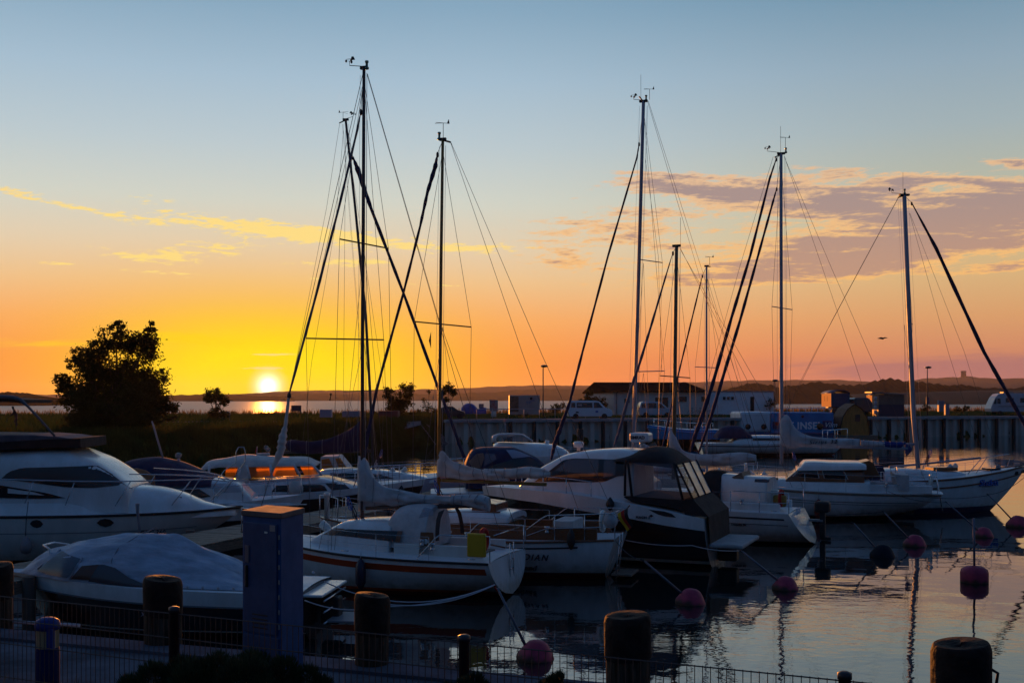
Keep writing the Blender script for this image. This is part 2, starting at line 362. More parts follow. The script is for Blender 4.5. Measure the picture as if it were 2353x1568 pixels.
# ================================================================ boats
class Boat:
    def __init__(b, name, label, bow_left, stern, head, L, B, sheer, group='boats moored in the harbour', **k):
        b.L, b.B, b.sheer = L, B, sheer
        b.k = dict(ws=.75, tm=.45, rb=1.0, rs=.0, zb=[(0,-.3),(.5,-.5),(1,-.4)], q=2.0, pb=1.9, flare=.0, deckc=.06); b.k.update(k)
        b.root = empty(name, (stern[0], stern[1], 0), R(head), label, 'sailboat' if 'sail' in name else 'motorboat', group)
        b.O = Vector((stern[0], stern[1], 0)); b.u = Vector((math.cos(R(head)), math.sin(R(head)), 0)); b.p = Vector((-b.u.y, b.u.x, 0))
        b.near = 1 if b.p.y < 0 else -1           # sign of local y that faces the viewer
    def pt(b, x, y, off=0.0):                      # sketch reading -> (s, z) in the plane local y = near*off
        d = Vector(((x-CX)/F, 1, -(y-CY)/F)); o = Vector((0,0,CAM_H)) - b.O; n = b.p * b.near
        t = (off - o.dot(n)) / d.dot(n); q = o + d*t
        return (q.dot(b.u), q.z)
    def tr(b, key, pts, off=0.0): return [b.pt(x, y, off) for x, y in Z(key, pts)]
    def p3(b, key, x, y, off=0.0):
        (X, Y), = Z(key, [(x, y)]); s, z = b.pt(X, Y, off); return (s, b.near*off, z)
    def zs(b, t): return sinterp(b.sheer, t)
    def zb(b, t): return sinterp(b.k['zb'], t)
    def plan(b, t):
        k = b.k
        if t < k['tm']: return k['ws'] + (1-k['ws'])*math.sin(t/k['tm']*math.pi/2)
        return max(0.0, 1 - ((t-k['tm'])/(1-k['tm']))**k['pb'])
    def hp(b, t, z, side=1, out=0.0):
        k = b.k; zs, zb = b.zs(t), b.zb(t); v = max(0, min(1, (z-zb)/(zs-zb)))
        wv = (1-(1-v)**k['q'])**(1/k['q'])
        wv *= 1 - k['flare']*t*t*(1-v)
        y = b.B/2*b.plan(t)*wv + (out if t < .999 else out*.3)
        x = t*b.L - k['rb']*(1-v)**1.3*max(0, (t-.5)/.5)**2 + k['rs']*(1-v)*(1-t)**2
        return (x, side*y, z)
    def band(b, mb, z0, z1, out=0.0, nt=40, nv=6, t0=0, t1=1, smooth=True, sides=(1, -1)):
        for sd in sides:
            rows = []
            for i in range(nt+1):
                t = t0+(t1-t0)*i/nt; a = max(z0(t), b.zb(t)); c = z1(t)
                rows.append([b.hp(t, a+(c-a)*j/nv, sd, out) for j in range(nv+1)])
            mb.add([p for r in rows for p in r], [((i*(nv+1)+j, i*(nv+1)+j+1, (i+1)*(nv+1)+j+1, (i+1)*(nv+1)+j) if sd > 0 else (i*(nv+1)+j, (i+1)*(nv+1)+j, (i+1)*(nv+1)+j+1, i*(nv+1)+j+1)) for i in range(nt) for j in range(nv)], smooth)
    def hull(b, m, lower=None, split=None, deck=DECK, transom=None):
        """split(t): height where the lower colour ends"""
        up = MB(); zl = split if lower else (lambda t: b.zb(t))
        b.band(up, zl, b.zs, nv=10 if not lower else 6)
        o = up.build('hull', m, b.root, fixn=False)
        if lower:
            lo = MB(); b.band(lo, lambda t: b.zb(t), zl, nv=6); lo.build('hull_bottom', lower, b.root, fixn=False)
        tm = MB(); n = 10; zz = [b.zb(0)+(b.zs(0)-b.zb(0))*i/n for i in range(n+1)]
        ring = [b.hp(0, z, 1) for z in zz] + [b.hp(0, z, -1) for z in zz[::-1]]
        tm.add([(x-.002, y, z) for x, y, z in ring] + [(b.hp(0, b.zs(0))[0]-.002, 0, b.zs(0)+b.k['deckc']*.6)], [tuple(range(len(ring)))[:n+1] + (len(ring),) + tuple(range(n+1, len(ring)))])
        tm.build('transom', transom or m, b.root)
        dk = MB(); rows = []
        for i in range(41):
            t = i/40; x, y, z = b.hp(t, b.zs(t), 1); rows.append([(x, y*j/4, z + b.k['deckc']*(1-(j/4)**2)*min(1, b.plan(t)*2) - .01) for j in range(4, -5, -1)])
        dk.grid(rows); b.deck = dk.build('deck', deck, b.root)
        return o
    def stripe(b, name, m, z0, z1, out=.006, **k):
        for sd in (1, -1): s = MB(); b.band(s, z0, z1, out=out, nv=2, sides=(sd,), **k); o = s.build(name, m, b.root, fixn=False)
        return o
    def rubrail(b, m, dz=0.0, r=.03, name='rub_rail'):
        for sd in (1, -1): o = MB().tube([b.hp(i/30, b.zs(i/30)+dz, sd, .01) for i in range(31)], r, 5).build(name, m, b.root)
        return o
    # closed body whose cross sections are super-ellipses
    def crown(b, name, m, top, w, base, p=3.5, n=36, k=9, mode='s', parent=None, ycen=0.0, fold=0.0):
        s0, s1 = top[0][0], top[-1][0]; f = sinterp if mode == 's' else interp
        ss = sorted(set([s0+(s1-s0)*i/n for i in range(n+1)] + [q[0] for q in top]))
        wf = (lambda s: interp(w, s)) if isinstance(w, list) else (lambda s: w)
        bf = (lambda s: interp(base, s)) if isinstance(base, list) else (lambda s: base)
        rows = []; pf = (lambda s: interp(p, s)) if isinstance(p, list) else (lambda s: p)
        for s in ss:
            pp = pf(s)
            z1, z0, W = max(f(top, s), bf(s)+.004), bf(s), wf(s)
            r = []
            for j in range(2*k+1):
                a = math.pi*j/(2*k); c, si = math.cos(a), math.sin(a)
                q_ = 1.0
                if fold: q_ += fold*(.45*math.sin(j*1.5-s*2.4)*(.5+.5*math.sin(s*1.1+1)) + mnoise.noise(Vector((s*1.1-j*.16, j*.55, 3)))*1.2 + .6*mnoise.noise(Vector((s*3.2+j*.5, j*.8, 9))))*si
                r.append((s, ycen + W*math.copysign(abs(c)**(2/pp), c)*q_, z0 + (z1-z0)*si**(2/pp)*q_))
            rows.append(r)
        mb = MB().grid(rows, True); m0 = len(rows[0])
        mb.f.append(list(range(m0))); mb.sm.append(False); mb.f.append([(len(rows)-1)*m0+q for q in range(m0)][::-1]); mb.sm.append(False)
        o = mb.build(name, m, parent or b.root);
        b.last = (lambda s, z: wf(s)*max(0.0, 1-max(0, min(1, (z-bf(s))/max(.01, (f(top, s)-bf(s)))))**pf(s))**(1/pf(s)))
        b.last.zmax = lambda s: bf(s)+.95*(f(top, max(s0, min(s1, s)))-bf(s))
        return o
    # pane lying on a crown side
    def pane(b, name, m, poly, surf, out=.012, parent=None, sides=(1,-1), nc=14, nr=5, thick=0.0):
        xs = [q[0] for q in poly]; x0, x1 = min(xs), max(xs); eps = (x1-x0)*1e-3
        for sd in sides:
            rows = []; mb = MB()
            for i in range(nc+1):
                x = x0+eps+(x1-x0-2*eps)*i/nc; zz = []
                for (a, za), (c, zc) in zip(poly, poly[1:]+poly[:1]):
                    if (a-x)*(c-x) <= 0 and a != c: zz.append(za+(zc-za)*(x-a)/(c-a))
                if len(zz) < 2: continue
                lo, hi = min(zz), max(zz)
                if hasattr(surf, 'zmax'): hi = min(hi, surf.zmax(x)); lo = min(lo, hi-.01)
                rows.append([(x, sd*b.near*(surf(x, lo+(hi-lo)*j/nr)+out), lo+(hi-lo)*j/nr) for j in range(nr+1)])
            if len(rows) > 1: o = mb.grid(rows).build(name, m, parent or b.root)
        return o
    def solid(b, name, m, poly, w0, w1=None, parent=None, bevel=.03, tumble=0.0, ycen=0.0):
        """profile polygon in (s,z) made w0 wide at its rear and w1 at its front"""
        w1 = w0 if w1 is None else w1; xs = [q[0] for q in poly]; zs = [q[1] for q in poly]; x0, x1, z0 = min(xs), max(xs), min(zs)
        wf = lambda x, z: w0+(w1-w0)*(x-x0)/max(.01, x1-x0) - tumble*(z-z0)
        n = len(poly); vs = [(x, ycen+wf(x, z), z) for x, z in poly] + [(x, ycen-wf(x, z), z) for x, z in poly]
        mb = MB().add(vs, [tuple(range(n)), tuple(range(2*n-1, n-1, -1))] + [(q, q+n, (q+1)%n+n, (q+1)%n) for q in range(n)])
        b.last = wf
        return mb.build(name, m, parent or b.root, bevel)
    def line(b, name, m, pts, r=.012, parent=None, n=5): return MB().tube(pts, r, n).build(name, m, parent or b.root)
    # rails along the deck edge: height h, from t0 to t1
    def rail(b, name, t0, t1, h, r=.013, inset=.06, posts=0, mid=False, m=STEEL, closed=False, sides=(1,-1), n=16, hfun=None):
        mb = MB(); ps = []
        def P(t, sd, hh): x, y, z = b.hp(t, b.zs(t), sd); return (x, (abs(y)-min(inset, abs(y)*.5))*sd, z+hh)
        hf = hfun or (lambda t: h)
        if closed: mb.tube([P(t0+(t1-t0)*i/n, 1, hf(t0+(t1-t0)*i/n)) for i in range(n+1)] + [P(t1-(t1-t0)*i/n, -1, hf(t1-(t1-t0)*i/n)) for i in range(n+1)], r, 5)
        else:
            for sd in sides:
                MB().tube([P(t0+(t1-t0)*i/n, sd, hf(t0+(t1-t0)*i/n)) for i in range(n+1)], r, 5).build(name, m, b.root)
        if mid:
            for sd in sides: MB().tube([P(t0+(t1-t0)*i/n, sd, .5*hf(t0+(t1-t0)*i/n)) for i in range(n+1)], r*.7, 4).build('middle_rail', m, b.root)
        o = mb.build(name, m, b.root) if mb.v else None
        for i in range(posts):
            t = t0+(t1-t0)*i/max(1, posts-1)
            for sd in sides: MB().tube([P(t, sd, -.02), P(t, sd, hf(t))], r*1.05, 5).build('stanchion', m, b.root)
        return o
    def fender(b, t, m, top=-.12, L=.55, r=.09, rope=True, side=None):
        sd = side or b.near; x, y, z = b.hp(t, b.zs(t)+0, sd, r+.02); z0 = z+top
        q = b.hp(t, max(.05, z0-L/2), sd, r+.02); y = q[1]
        f = MB().lathe([(.015,0),(r*.5,-.05),(r,-.14),(r*1.04,-L/2),(r,-L+.14),(r*.5,-L+.04),(.012,-L)], (x, y, z0), 12).build('fender', m, b.root)
        if rope: MB().tube([(x, b.hp(t, z, sd, .02)[1], z+.1), (x, y, z0)], .008, 4).build('fender_line', ROPEW, f)
    def cover(b, name, m, key, st, thick, parent=None, wob=.02, seed=1, k=14):
        """canvas bundle: st = (x, ytop, ybot) readings"""
        P = []
        for x, y0, y1 in [(Z(key, [(a, c)])[0] + (Z(key, [(a, d)])[0][1],)) for a, c, d in st]:
            s, z1 = b.pt(x, y0); _, z0 = b.pt(x, y1); P.append((s, z0, z1))
        if P[0][0] > P[-1][0]: P = P[::-1]
        s0, s1 = P[0][0], P[-1][0]; rows = []; n = 46
        for i in range(n+1):
            s = s0+(s1-s0)*i/n; z0 = sinterp([(q[0], q[1]) for q in P], s); z1 = sinterp([(q[0], q[2]) for q in P], s)
            h = (z1-z0)/2; zc = (z1+z0)/2; tk = min(thick, h*.9) if i not in (0, n) else min(thick, h*.9)*.5; r = []
            for j in range(k):
                a = 2*math.pi*j/k; q = 1 + wob/thick*1.6*(mnoise.noise(Vector((s*2.2+seed*7, j*.9, zc*.5))))
                r.append((s, tk*math.cos(a)*q, zc+h*math.sin(a)*(1+.25*(q-1))))
            rows.append(r)
        mb = MB().grid(rows, True, closed=True); mb.f += [list(range(k))[::-1], [n*k+j for j in range(k)]]; mb.sm += [False, False]
        o = mb.build(name, m, parent or b.root)
        for i in range(4, n-2, 9):                       # sail ties round the bundle
            MB().tube([(q[0], q[1]*1.03, q[2]+(.012 if math.sin(2*math.pi*j/k) > 0 else -.012)) for j, q in enumerate(rows[i])] + [rows[i][0]], .008, 4, False).build('sail_tie', GREY, o)
        return o

def fit_out(b, cabin_z=1.5, mast_s=None, foredeck=.78):
    """small deck gear"""
    rg = random.Random(int(b.L*100))
    x = b.L*foredeck; MB().box((x, 0, b.zs(foredeck)+.09), (.5,.5,.07)).build('deck_hatch', GLASS, b.root, .015)
    for sd in (1, -1):
        for t in (.06, .5, .93):
            q = b.hp(t, b.zs(t), sd); MB().tube([(q[0]-.09, q[1]*.93, q[2]+.06), (q[0]+.09, q[1]*.93, q[2]+.06)], .014, 5).build('cleat', STEEL, b.root)
        q = b.hp(.2, b.zs(.2), sd); MB().lathe([(.07,0),(.05,.03),(.045,.08),(.07,.12),(.07,.15)], (q[0], q[1]*.8, q[2]+.2), 10).build('winch', STEEL, b.root)
    q = b.hp(.03, b.zs(.03), b.near)
    mb = MB(); c = Vector((q[0]+.1, q[1]*.55, q[2]+.42))
    mb.tube([c+Vector((.0, .22*math.cos(a), .22*math.sin(a))) for a in [2*math.pi*i/16 for i in range(17)]], .05, 7, False).build('life_ring', RED if rg.random() < .3 else WHITE2, b.root)
    if mast_s:
        for k in range(3):
            mb = MB(); yy = b.near*(.1+.03*k); z0 = cabin_z+.35+.2*k
            mb.tube([(mast_s+(-.12+.1*k)+.06*math.sin(i*.9), yy+.015*math.cos(i*1.7), z0-.16*(1-math.cos(i*.78))) for i in range(17)], .012, 4).build('coiled_rope', (ROPEW, ROPED, LETBLUE)[k], b.root)
    for k in range(2): MB().lathe([(.07,0),(.07,.12),(.1,.16),(.1,.24),(.02,.26)], (b.L*(.62+.05*k), b.near*(.25-.5*k), b.zs(.62)+.3), 9, (1,0,.6)).build('vent_cowl', WHITE2, b.root)

def rig(b, key_pts, m, r, furl=(), stays=(), spread=(), boom=None, vane=None, light=None, anem=None, antenna=None, wire=.006, shroud_off=None, taper=.85, crane=None):
    pts = [b.pt(*p) for p in key_pts]; pts3 = [(s, 0, z) for s, z in pts]
    n = len(pts3); mast = MB().tube(pts3, [r*(taper+(1-taper)*min(1, i/(n-1)*2)) for i in range(n)], 10, flat=.8).build('mast', m, b.root)
    top = pts3[0]
    MB().box((top[0], 0, top[2]+.02), (r*3.4, r*1.4, .07)).build('masthead', BLACK, mast)
    # light mast track and a few halyards running down just off the spar
    for k, dxx in enumerate((-1.5, 1.55, -2.0)):
        a = top; c = pts3[-1]
        MB().tube([(a[0]+r*dxx, .03*k, a[2]-.15), (c[0]+r*dxx*1.2, .05*k, c[2]+.25)], wire*.8, 3).build('halyard', ROPEW if k else ROPED, b.root)
    for f in furl:
        mm, rad, ps = f[0], f[1], [b.pt(*p) for p in f[2]]; nn = len(ps)
        rads = rad if isinstance(rad, list) else [rad*.3] + [rad*(1.1 if q == 1 else 1.0) for q in range(1, nn-1)] + [rad*.5]
        q = MB(); P = []; Rr = []
        for i in range(nn-1):
            for j in range(8):
                t = j/8; P.append((ps[i][0]+(ps[i+1][0]-ps[i][0])*t, 0, ps[i][1]+(ps[i+1][1]-ps[i][1])*t)); Rr.append((rads[i]+(rads[i+1]-rads[i])*t)*(1+.14*math.sin(len(P)*1.7)))
        P.append((ps[-1][0], 0, ps[-1][1])); Rr.append(rads[-1]*.6)
        q.tube(P, Rr, 8); fs = q.build('furled_headsail', mm, b.root)
        e0, e1 = P[0], P[-1]
        MB().tube([top, e0], wire*1.3, 4).build('stay', WIRE, fs)
        if len(f) > 3: MB().tube([e1, (*[b.pt(*f[3])[0]], 0, b.pt(*f[3])[1])], wire*1.5, 4).build('stay', WIRE, fs)
        rs_ = max(rads[0]*1.5, .035); MB().lathe([(.02,0),(rs_,.03),(rs_,.1),(.02,.14)], (e0[0], 0, e0[2]-.1), 8).build('swivel', BLACK, fs)
    for sdef in stays:
        MB().tube([(*[b.pt(*sdef[0])[0]], 0, b.pt(*sdef[0])[1])] + [(b.pt(*q)[0], 0, b.pt(*q)[1]) for q in sdef[1:]], wire, 4).build('backstay', WIRE, b.root)
    for (xl, yl), (xr, yr) in spread:
        yc = lambda x, y: b.pt(x, y)
        a, c = yc(xl, yl), yc(xr, yr); hw = .45
        sp_ = MB().tube([(a[0], -hw if a[0] < c[0] else hw, a[1]), ((a[0]+c[0])/2, 0, (a[1]+c[1])/2), (c[0], hw if a[0] < c[0] else -hw, c[1])], .018, 5).build('spreader', m, mast)
        base = pts3[-1]
        for q, sg in ((a, 1), (c, -1)):
            yy = (-hw if (q is a) == (a[0] < c[0]) else hw)
            so = shroud_off or b.B*.42
            MB().tube([(top[0], 0, top[2]-.25), (q[0], yy, q[1]), (base[0]+(q[0]-base[0])*.6, math.copysign(so, yy), b.zs(.5)+.05)], wire, 4).build('shroud', WIRE, b.root)
            MB().tube([(top[0], 0, (a[1]+c[1])/2-.06), (base[0]+(q[0]-base[0])*.45, math.copysign(so*.95, yy), b.zs(.5)+.05)], wire*.9, 4).build('shroud', WIRE, b.root)
    if boom:
        ps = [b.pt(*p) for p in boom[1:]]
        MB().tube([(ps[0][0], 0, ps[0][1]), (ps[1][0], 0, ps[1][1])], boom[0], 8).build('boom', m, b.root)
    if vane:
        s, z = b.pt(*vane); mb = MB(); mb.tube([(s, 0, top[2]+.05), (s, 0, z)], .008, 4)
        mb.tube([(s-.16, 0, z-.02), (s+.2, 0, z+.03)], .006, 4); mb.tube([(s, 0, z), (s+.17, .14, z-.03)], .005, 4); mb.prism([(s-.17, z-.03), (s-.1, z-.02), (s-.15, z+.09)], -.004, .004)
        mb.build('wind_vane', BLACK, mast)
    if light:
        s, z = b.pt(*light); mb = MB(); mb.lathe([(.035,0),(.05,.01),(.05,.05),(.03,.06),(.03,.15),(.045,.16),(.04,.2)], (s, 0, z), 10)
        mb.tube([(s, 0, z), (top[0], 0, top[2])], .012, 4); mb.build('masthead_light', LAMPGLASS, mast)
    if anem:
        s, z = b.pt(*anem); mb = MB(); mb.tube([(top[0], 0, top[2]+.05), (s, 0, z-.1), (s, 0, z)], .009, 4)
        for q in range(3):
            a = q*2.1+.4; mb.tube([(s, 0, z), (s+.07*math.cos(a), .07*math.sin(a), z)], .004, 3); mb.ball((s+.08*math.cos(a), .08*math.sin(a), z), (.028, .028, .035), 6, 4)
        mb.prism([(s-.14, z+.02), (s-.1, z+.1), (s-.05, z+.1), (s-.03, z+.02)], -.006, .006); mb.tube([(s-.1, 0, z+.05), (s+.08, 0, z+.05)], .006, 4)
        mb.build('anemometer', BLACK, mast)
    if antenna:
        s, z = b.pt(*antenna); MB().tube([(s, 0, top[2]), (s, 0, z)], .006, 4).build('antenna', WIRE, mast)
    if crane:
        s, z = b.pt(*crane); MB().tube([(top[0], 0, top[2]), (s, 0, z)], .025, 5).build('mast_crane', BLACK, mast)
    return mast
def ladder(b, x, z0, z1, w=.3, rungs=4, y=0.0, lean=.0, m=STEEL):
    mb = MB()
    for sd in (-1, 1): mb.tube([(x, y+sd*w/2, z0), (x-lean, y+sd*w/2, z1)], .013, 5)
    for i in range(rungs): t = (i+.3)/rungs; mb.tube([(x-lean*t, y-w/2, z0+(z1-z0)*t), (x-lean*t, y+w/2, z0+(z1-z0)*t)], .012, 5)
    return mb.build('boarding_ladder', m, b.root)
# ================================================================ boat A: white sailboat with an orange stripe
A = Boat('sailboat', 'white sailboat with an orange stripe, grey canvas on its boom and a sprayhood', True, (-.1, 25.05), 161, 6.75, 2.65,
         [(0,.84),(.3,.85),(.6,.93),(1,1.14)], ws=.93, tm=.4, rb=.8, rs=-.12, zb=[(0,.02),(.15,-.12),(.5,-.5),(1,-.35)], q=1.75, pb=1.8)
A.hull(WHITE, REDBOOT, lambda t: .14, transom=WHITE)
A.stripe('orange_stripe', ORANGE, lambda t: A.zs(t)-.27, lambda t: A.zs(t)-.13, t0=.015, t1=.99)
A.stripe('waterline_stripe', ORANGE, lambda t: .10, lambda t: .16, t0=.05, out=.004)
A.rubrail(BLACK, -.02, .028)
top = A.tr(2, [(1870,650),(1600,690),(1500,770),(1170,800),(1050,850),(860,950)]); top = sorted([(s, z-.0) for s, z in top])
zd = lambda t: A.zs(t)
A.crown('cabin_top', WHITE, sorted(A.tr(2, [(1640,800),(1500,780),(1180,800),(1060,850),(880,950)])), [(2.5,.72),(5.3,.42)], .88, p=4)
sA = A.last
A.pane('cabin_window', GLASS, A.tr(2, [(1640,905),(1620,1000),(1000,945),(1100,890)], .62), sA)
A.pane('window_trim', TEAK, A.tr(2, [(1000,880),(1110,885),(1000,948),(900,938)], .55), sA, out=.01)
A.pane('window_trim', TEAK, A.tr(2, [(1600,905),(1645,905),(1628,1005),(1588,1000)], .66), sA, out=.018)
MB().tube([(A.p3(2,1100,845,.4)), (A.p3(2,1500,850,.45))], .02, 5).build('grab_rail', TEAK, A.root)
hood = sorted(A.tr(2, [(1970,672),(1910,655),(1800,652),(1680,668),(1610,720),(1540,870)]))
A.crown('sprayhood', CANVAS, hood, [(hood[0][0], .74), (hood[-1][0], .62)], 1.0, p=2.8)
hs = A.last
A.pane('hood_window', CLEAR, A.tr(2, [(1780,700),(1860,700),(1900,770),(1775,790)], .7), hs, out=.01)
A.pane('hood_opening_shade', mat('painted hood shade', (.05,.035,.035), .9), A.tr(2, [(1935,740),(1975,720),(1985,990),(1950,1000)], .7), hs, out=.01)  # dark pane on the hood side, shade of the opening put into its colour
# companionway board with compass rose
cx = A.pt(*Z(2, [(1870,900)])[0])[0]
cx -= .28; bd = MB().prism([(cx-.2, .9), (cx-.17, 1.38), (cx+.12, 1.38), (cx+.16, .9)], A.near*.72, A.near*.76).build('companionway_board', TEAK, A.root)
MB().lathe([(.001,0),(.06,0),(.06,.012),(.001,.012)], (cx, A.near*.76, 1.18), 12, axis=(0,A.near,0)).build('compass_rose', WHITE, bd)
# cockpit coamings, winches, tiller
for sd in (1, -1):
    MB().box((1.35, sd*.72, .98), (2.1, .08, .26)).build('cockpit_coaming', WHITE2, A.root, .02)
    MB().lathe([(.06,0),(.05,.03),(.04,.07),(.065,.11),(.065,.13)], (1.7, sd*.78, 1.1), 10).build('winch', STEEL, A.root)
MB().box((1.4, 0, .9), (1.9, .9, .03)).build('cockpit_floor', TEAK2, A.root)
MB().tube([(.05,0,1.02),(.9,.05,1.16)], .02, 6).build('tiller', TEAK, A.root)
A.rail('pushpit', .0, .24, .55, posts=2, inset=.1, mid=False, hfun=lambda t: .55 - .5*max(0, (t-.17)/.07), m=STEEL)
MB().tube([(0.02,.85,1.38),(.02,-.85,1.38)], .013, 5).build('pushpit_bar', STEEL, A.root)
A.rail('pulpit', .93, .999, .55, posts=2, closed=True)
A.rail('lifeline', .2, .93, .5, r=.005, posts=5, mid=True)
lb = MB(); q = A.p3(2, 2300, 1160, 0)
lb.box((.3, A.near*1.12, 1.2), (.42, .1, .5)); lb.build('lifebuoy_case', YELLOW, A.root, .03)
ladder(A, -.06, .28, 1.12, .25, 4, y=-.12, lean=.0)
text('lettering', 'Smilla', .12, LETTER, A.root, (-.03, .32, .5), (R(90), 0, R(-90)), bold=.002)
A.fender(.735, FENDERB, -.1, .55, .085); A.fender(.43, FENDERB, -.04, .68, .11)
D_ = lambda *p: list(p)
A.cover('sail_cover', CANVAS, 2, [(1238,225,700),(1300,240,690),(1345,360,668),(1450,480,672),(1600,530,672),(1760,565,660),(1950,582,655),(2150,578,662),(2330,575,700),(2440,600,730)], .13, wob=.1, seed=3, k=18)
A.cover('sail_bundle', CANVAS, 3, [(20,722,812),(120,722,820),(240,724,840),(330,735,858),(385,748,868)], .1, wob=.05, seed=9)
rig(A, [(836,158),(834.5,500),(832.5,783),(832,1195)], DARKALU, .052,
    furl=[(FURL, [.01,.028,.03,.032,.03], [(829,255),(821,297),(778,478),(720,700),(664,905)]), (CANVAS2, [.034,.042,.1,.1,.03], [(664,905),(656,975),(649,1005),(645,1035),(625,1080)], (598,1168))],
    stays=[((842,168),(1028,808),(1150,1232)), ((844,170),(1010,740),(1190,1225))], spread=[((725,779),(862,778)),((801,555),(873,565))],
    boom=(.05,(840,1166),(1120,1160)), anem=(803,141), light=(842.5,160))

# ================================================================ boat B: varnished cockpit sailboat
Bb = Boat('sailboat', 'white sailboat with teak cockpit, golden mast and cream sail bundle behind the orange striped one', True, (2.62, 27.4), 163, 8.0, 2.5,
         [(0,.98),(.3,.9),(.6,.95),(1,1.2)], ws=.62, tm=.42, rb=1.2, rs=.35, zb=[(0,-.05),(.2,-.3),(.5,-.5),(1,-.3)], q=2.0)
Bb.hull(WHITE, REDBOOT, lambda t: .16)
Bb.rubrail(TEAK, .0, .03)
Bb.stripe('blue_line', BLACK, lambda t: Bb.zs(t)-.17, lambda t: Bb.zs(t)-.13, t0=.1, t1=.9)
ct = sorted(Bb.tr(3, [(640,875),(500,850),(200,835),(0,850),(-250,880)]))
Bb.crown('cabin_side', TEAK, [(s, z-.13) for s, z in ct], .72, .92, p=6)
Bb.crown('cabin_top', WHITE, ct, .8, [(ct[0][0], ct[0][1]-.2), (ct[-1][0], ct[-1][1]-.2)], p=3)
MB().tube([Bb.p3(3,0,880,.6), Bb.p3(3,480,880,.6)], .02, 5).build('grab_rail', TEAK, Bb.root)
for sd in (1, -1): MB().box((1.9, sd*.8, 1.08), (3.0, .07, .34)).build('cockpit_coaming', TEAK, Bb.root, .02)
bd = Bb.solid('companionway', TEAK, [(3.0,.9),(3.0,1.72),(3.6,1.78),(3.75,.9)], .5)
MB().box((1.3, 0, 1.2), (.5, 1.1, .35)).build('cockpit_seat', CANVAS2, Bb.root, .03)
Bb.rail('pushpit', .0, .26, .6, posts=4, inset=.08, mid=True, closed=False, hfun=lambda t: .62 - .35*max(0, (t-.2)/.06))
MB().tube([(.1,.75,1.6),(.0,.0,1.62),(.1,-.75,1.6)], .014, 5).build('pushpit_bar', STEEL, Bb.root)
Bb.rail('lifeline', .26, .93, .55, r=.005, posts=5, mid=True)
Bb.rail('pulpit', .92, .999, .58, posts=2, closed=True)
lb = MB().ball((.12, Bb.near*.62, 1.42), (.18,.16,.18), 12, 8).build('lifebuoy', CANVAS, Bb.root)
fl = MB(); rows = []
pole = MB().tube([(.25, Bb.near*.4, 1.1), (-.3, Bb.near*.4, 1.78)], .016, 6).build('flag_pole', TEAK, Bb.root)
for k_, (mm, nm) in enumerate(((BLACK,'flag_black'),(RED,'flag_red'),(GOLD,'flag_gold'))):
    rows = []
    for i in range(7):
        t = i/6; rows.append([(-.26+.05*math.sin(t*3+j*.2+k_*.5)+.07*(k_+j/2)-.12*t, Bb.near*.4+.05*math.sin(t*5), 1.72-t*.42-.05*(k_+j/2)) for j in range(3)])
    MB().grid(rows).build(nm, mm, pole)
ladder(Bb, .05, -.05, 1.1, .32, 4, y=Bb.near*.25, lean=.12)
MB().box((-.1, 0, .12), (.5, .9, .05)).build('bathing_platform', TEAK2, Bb.root, .01)
text('lettering', 'MERIDIAN', .2, LETTER, Bb.root, (1.0+1.66, Bb.near*1.16, .5), (R(90), 0, R(180-3)), extr=.03, shear=.3, spacing=1.35)
text('lettering', 'Stralsund', .17, LETTER, Bb.root, (1.0+1.5, Bb.near*1.12, .25), (R(82), 0, R(180-3)), extr=.04, shear=.3, spacing=1.1)
Bb.fender(.12, BLACK, .32, .5, .09)
Bb.cover('sail_bundle', CANVAS2, 2, [(1962,200,420),(2010,175,405),(2080,240,425),(2200,300,435),(2350,340,430),(2480,350,450),(2620,385,455)], .12, wob=.1, seed=5, k=18)
Bb.cover('sail_bundle', CANVAS2, 3, [(330,480,560),(600,480,575),(760,470,570),(870,480,560),(940,510,545)], .1, wob=.09, seed=6)
rig(Bb, [(1017,322),(1013,600),(1010,900),(1007,1140)], WOODMAST, .052,
    furl=[(NAVY, [.01,.06,.045,.035,.035,.04,.05,.03], [(1005,353),(1000,382),(982,441),(965,520),(926,675),(865,895),(846,992),(838,1050)], (812,1118))],
    stays=[((1035,328),(1199,808),(1330,1175)), ((1036,328),(1245,815),(1415,1190))], spread=[((966.6,741),(1069,748.5))],
    boom=(.045,(1012,1102),(1255,1112)), vane=(1018,283), light=(1009,322), crane=(1035,327))
pn = MB().prism([(0,0),(.06,-.22),(0,-.42)], -.004, .004).build('pennant', BLACK, Bb.root)
s_, z_ = Bb.pt(990,762); pn.location = (s_, 0, z_)

# ================================================================ boat C: cruiser with a black canopy
C_ = Boat('motor_cruiser', 'white motor cruiser with a black lower hull and a black canopy over the stern', True, (5.3, 29.7), 157.5, 6.65, 2.7,
         [(0,1.28),(.2,1.5),(.5,1.78),(.8,1.86),(1,1.83)], ws=.95, tm=.4, rb=.75, rs=-.1, zb=[(0,-.2),(.5,-.4),(1,-.2)], q=2.4, pb=2.4, flare=.35)
bl = sorted(C_.tr(3, [(2330,1050),(2000,1000),(1650,930),(1100,840),(800,795),(380,760)], 1.2))
spl = lambda t: interp(bl, t*C_.L)
C_.hull(WHITE, BLACKHULL, spl)
C_.stripe('waterline_stripe', WHITE, lambda t: .1, lambda t: .18, out=.008)
roof = sorted(C_.tr(3, [(1800,305),(1600,290),(1300,310),(1130,345),(1020,400),(900,470),(740,600)]))
C_.crown('cabin', WHITE, roof, [(roof[0][0],.98),(roof[-2][0],.9),(roof[-1][0],.7)], [(0,1.35),(7,1.7)], p=5)
cs = C_.last
wp = C_.tr(3, [(1620,400),(1620,545),(1560,550),(1440,600),(1330,605),(790,600),(900,520),(1050,400),(1150,388)], .95)
C_.pane('side_window', GLASS, wp, cs, out=.012, nc=26)
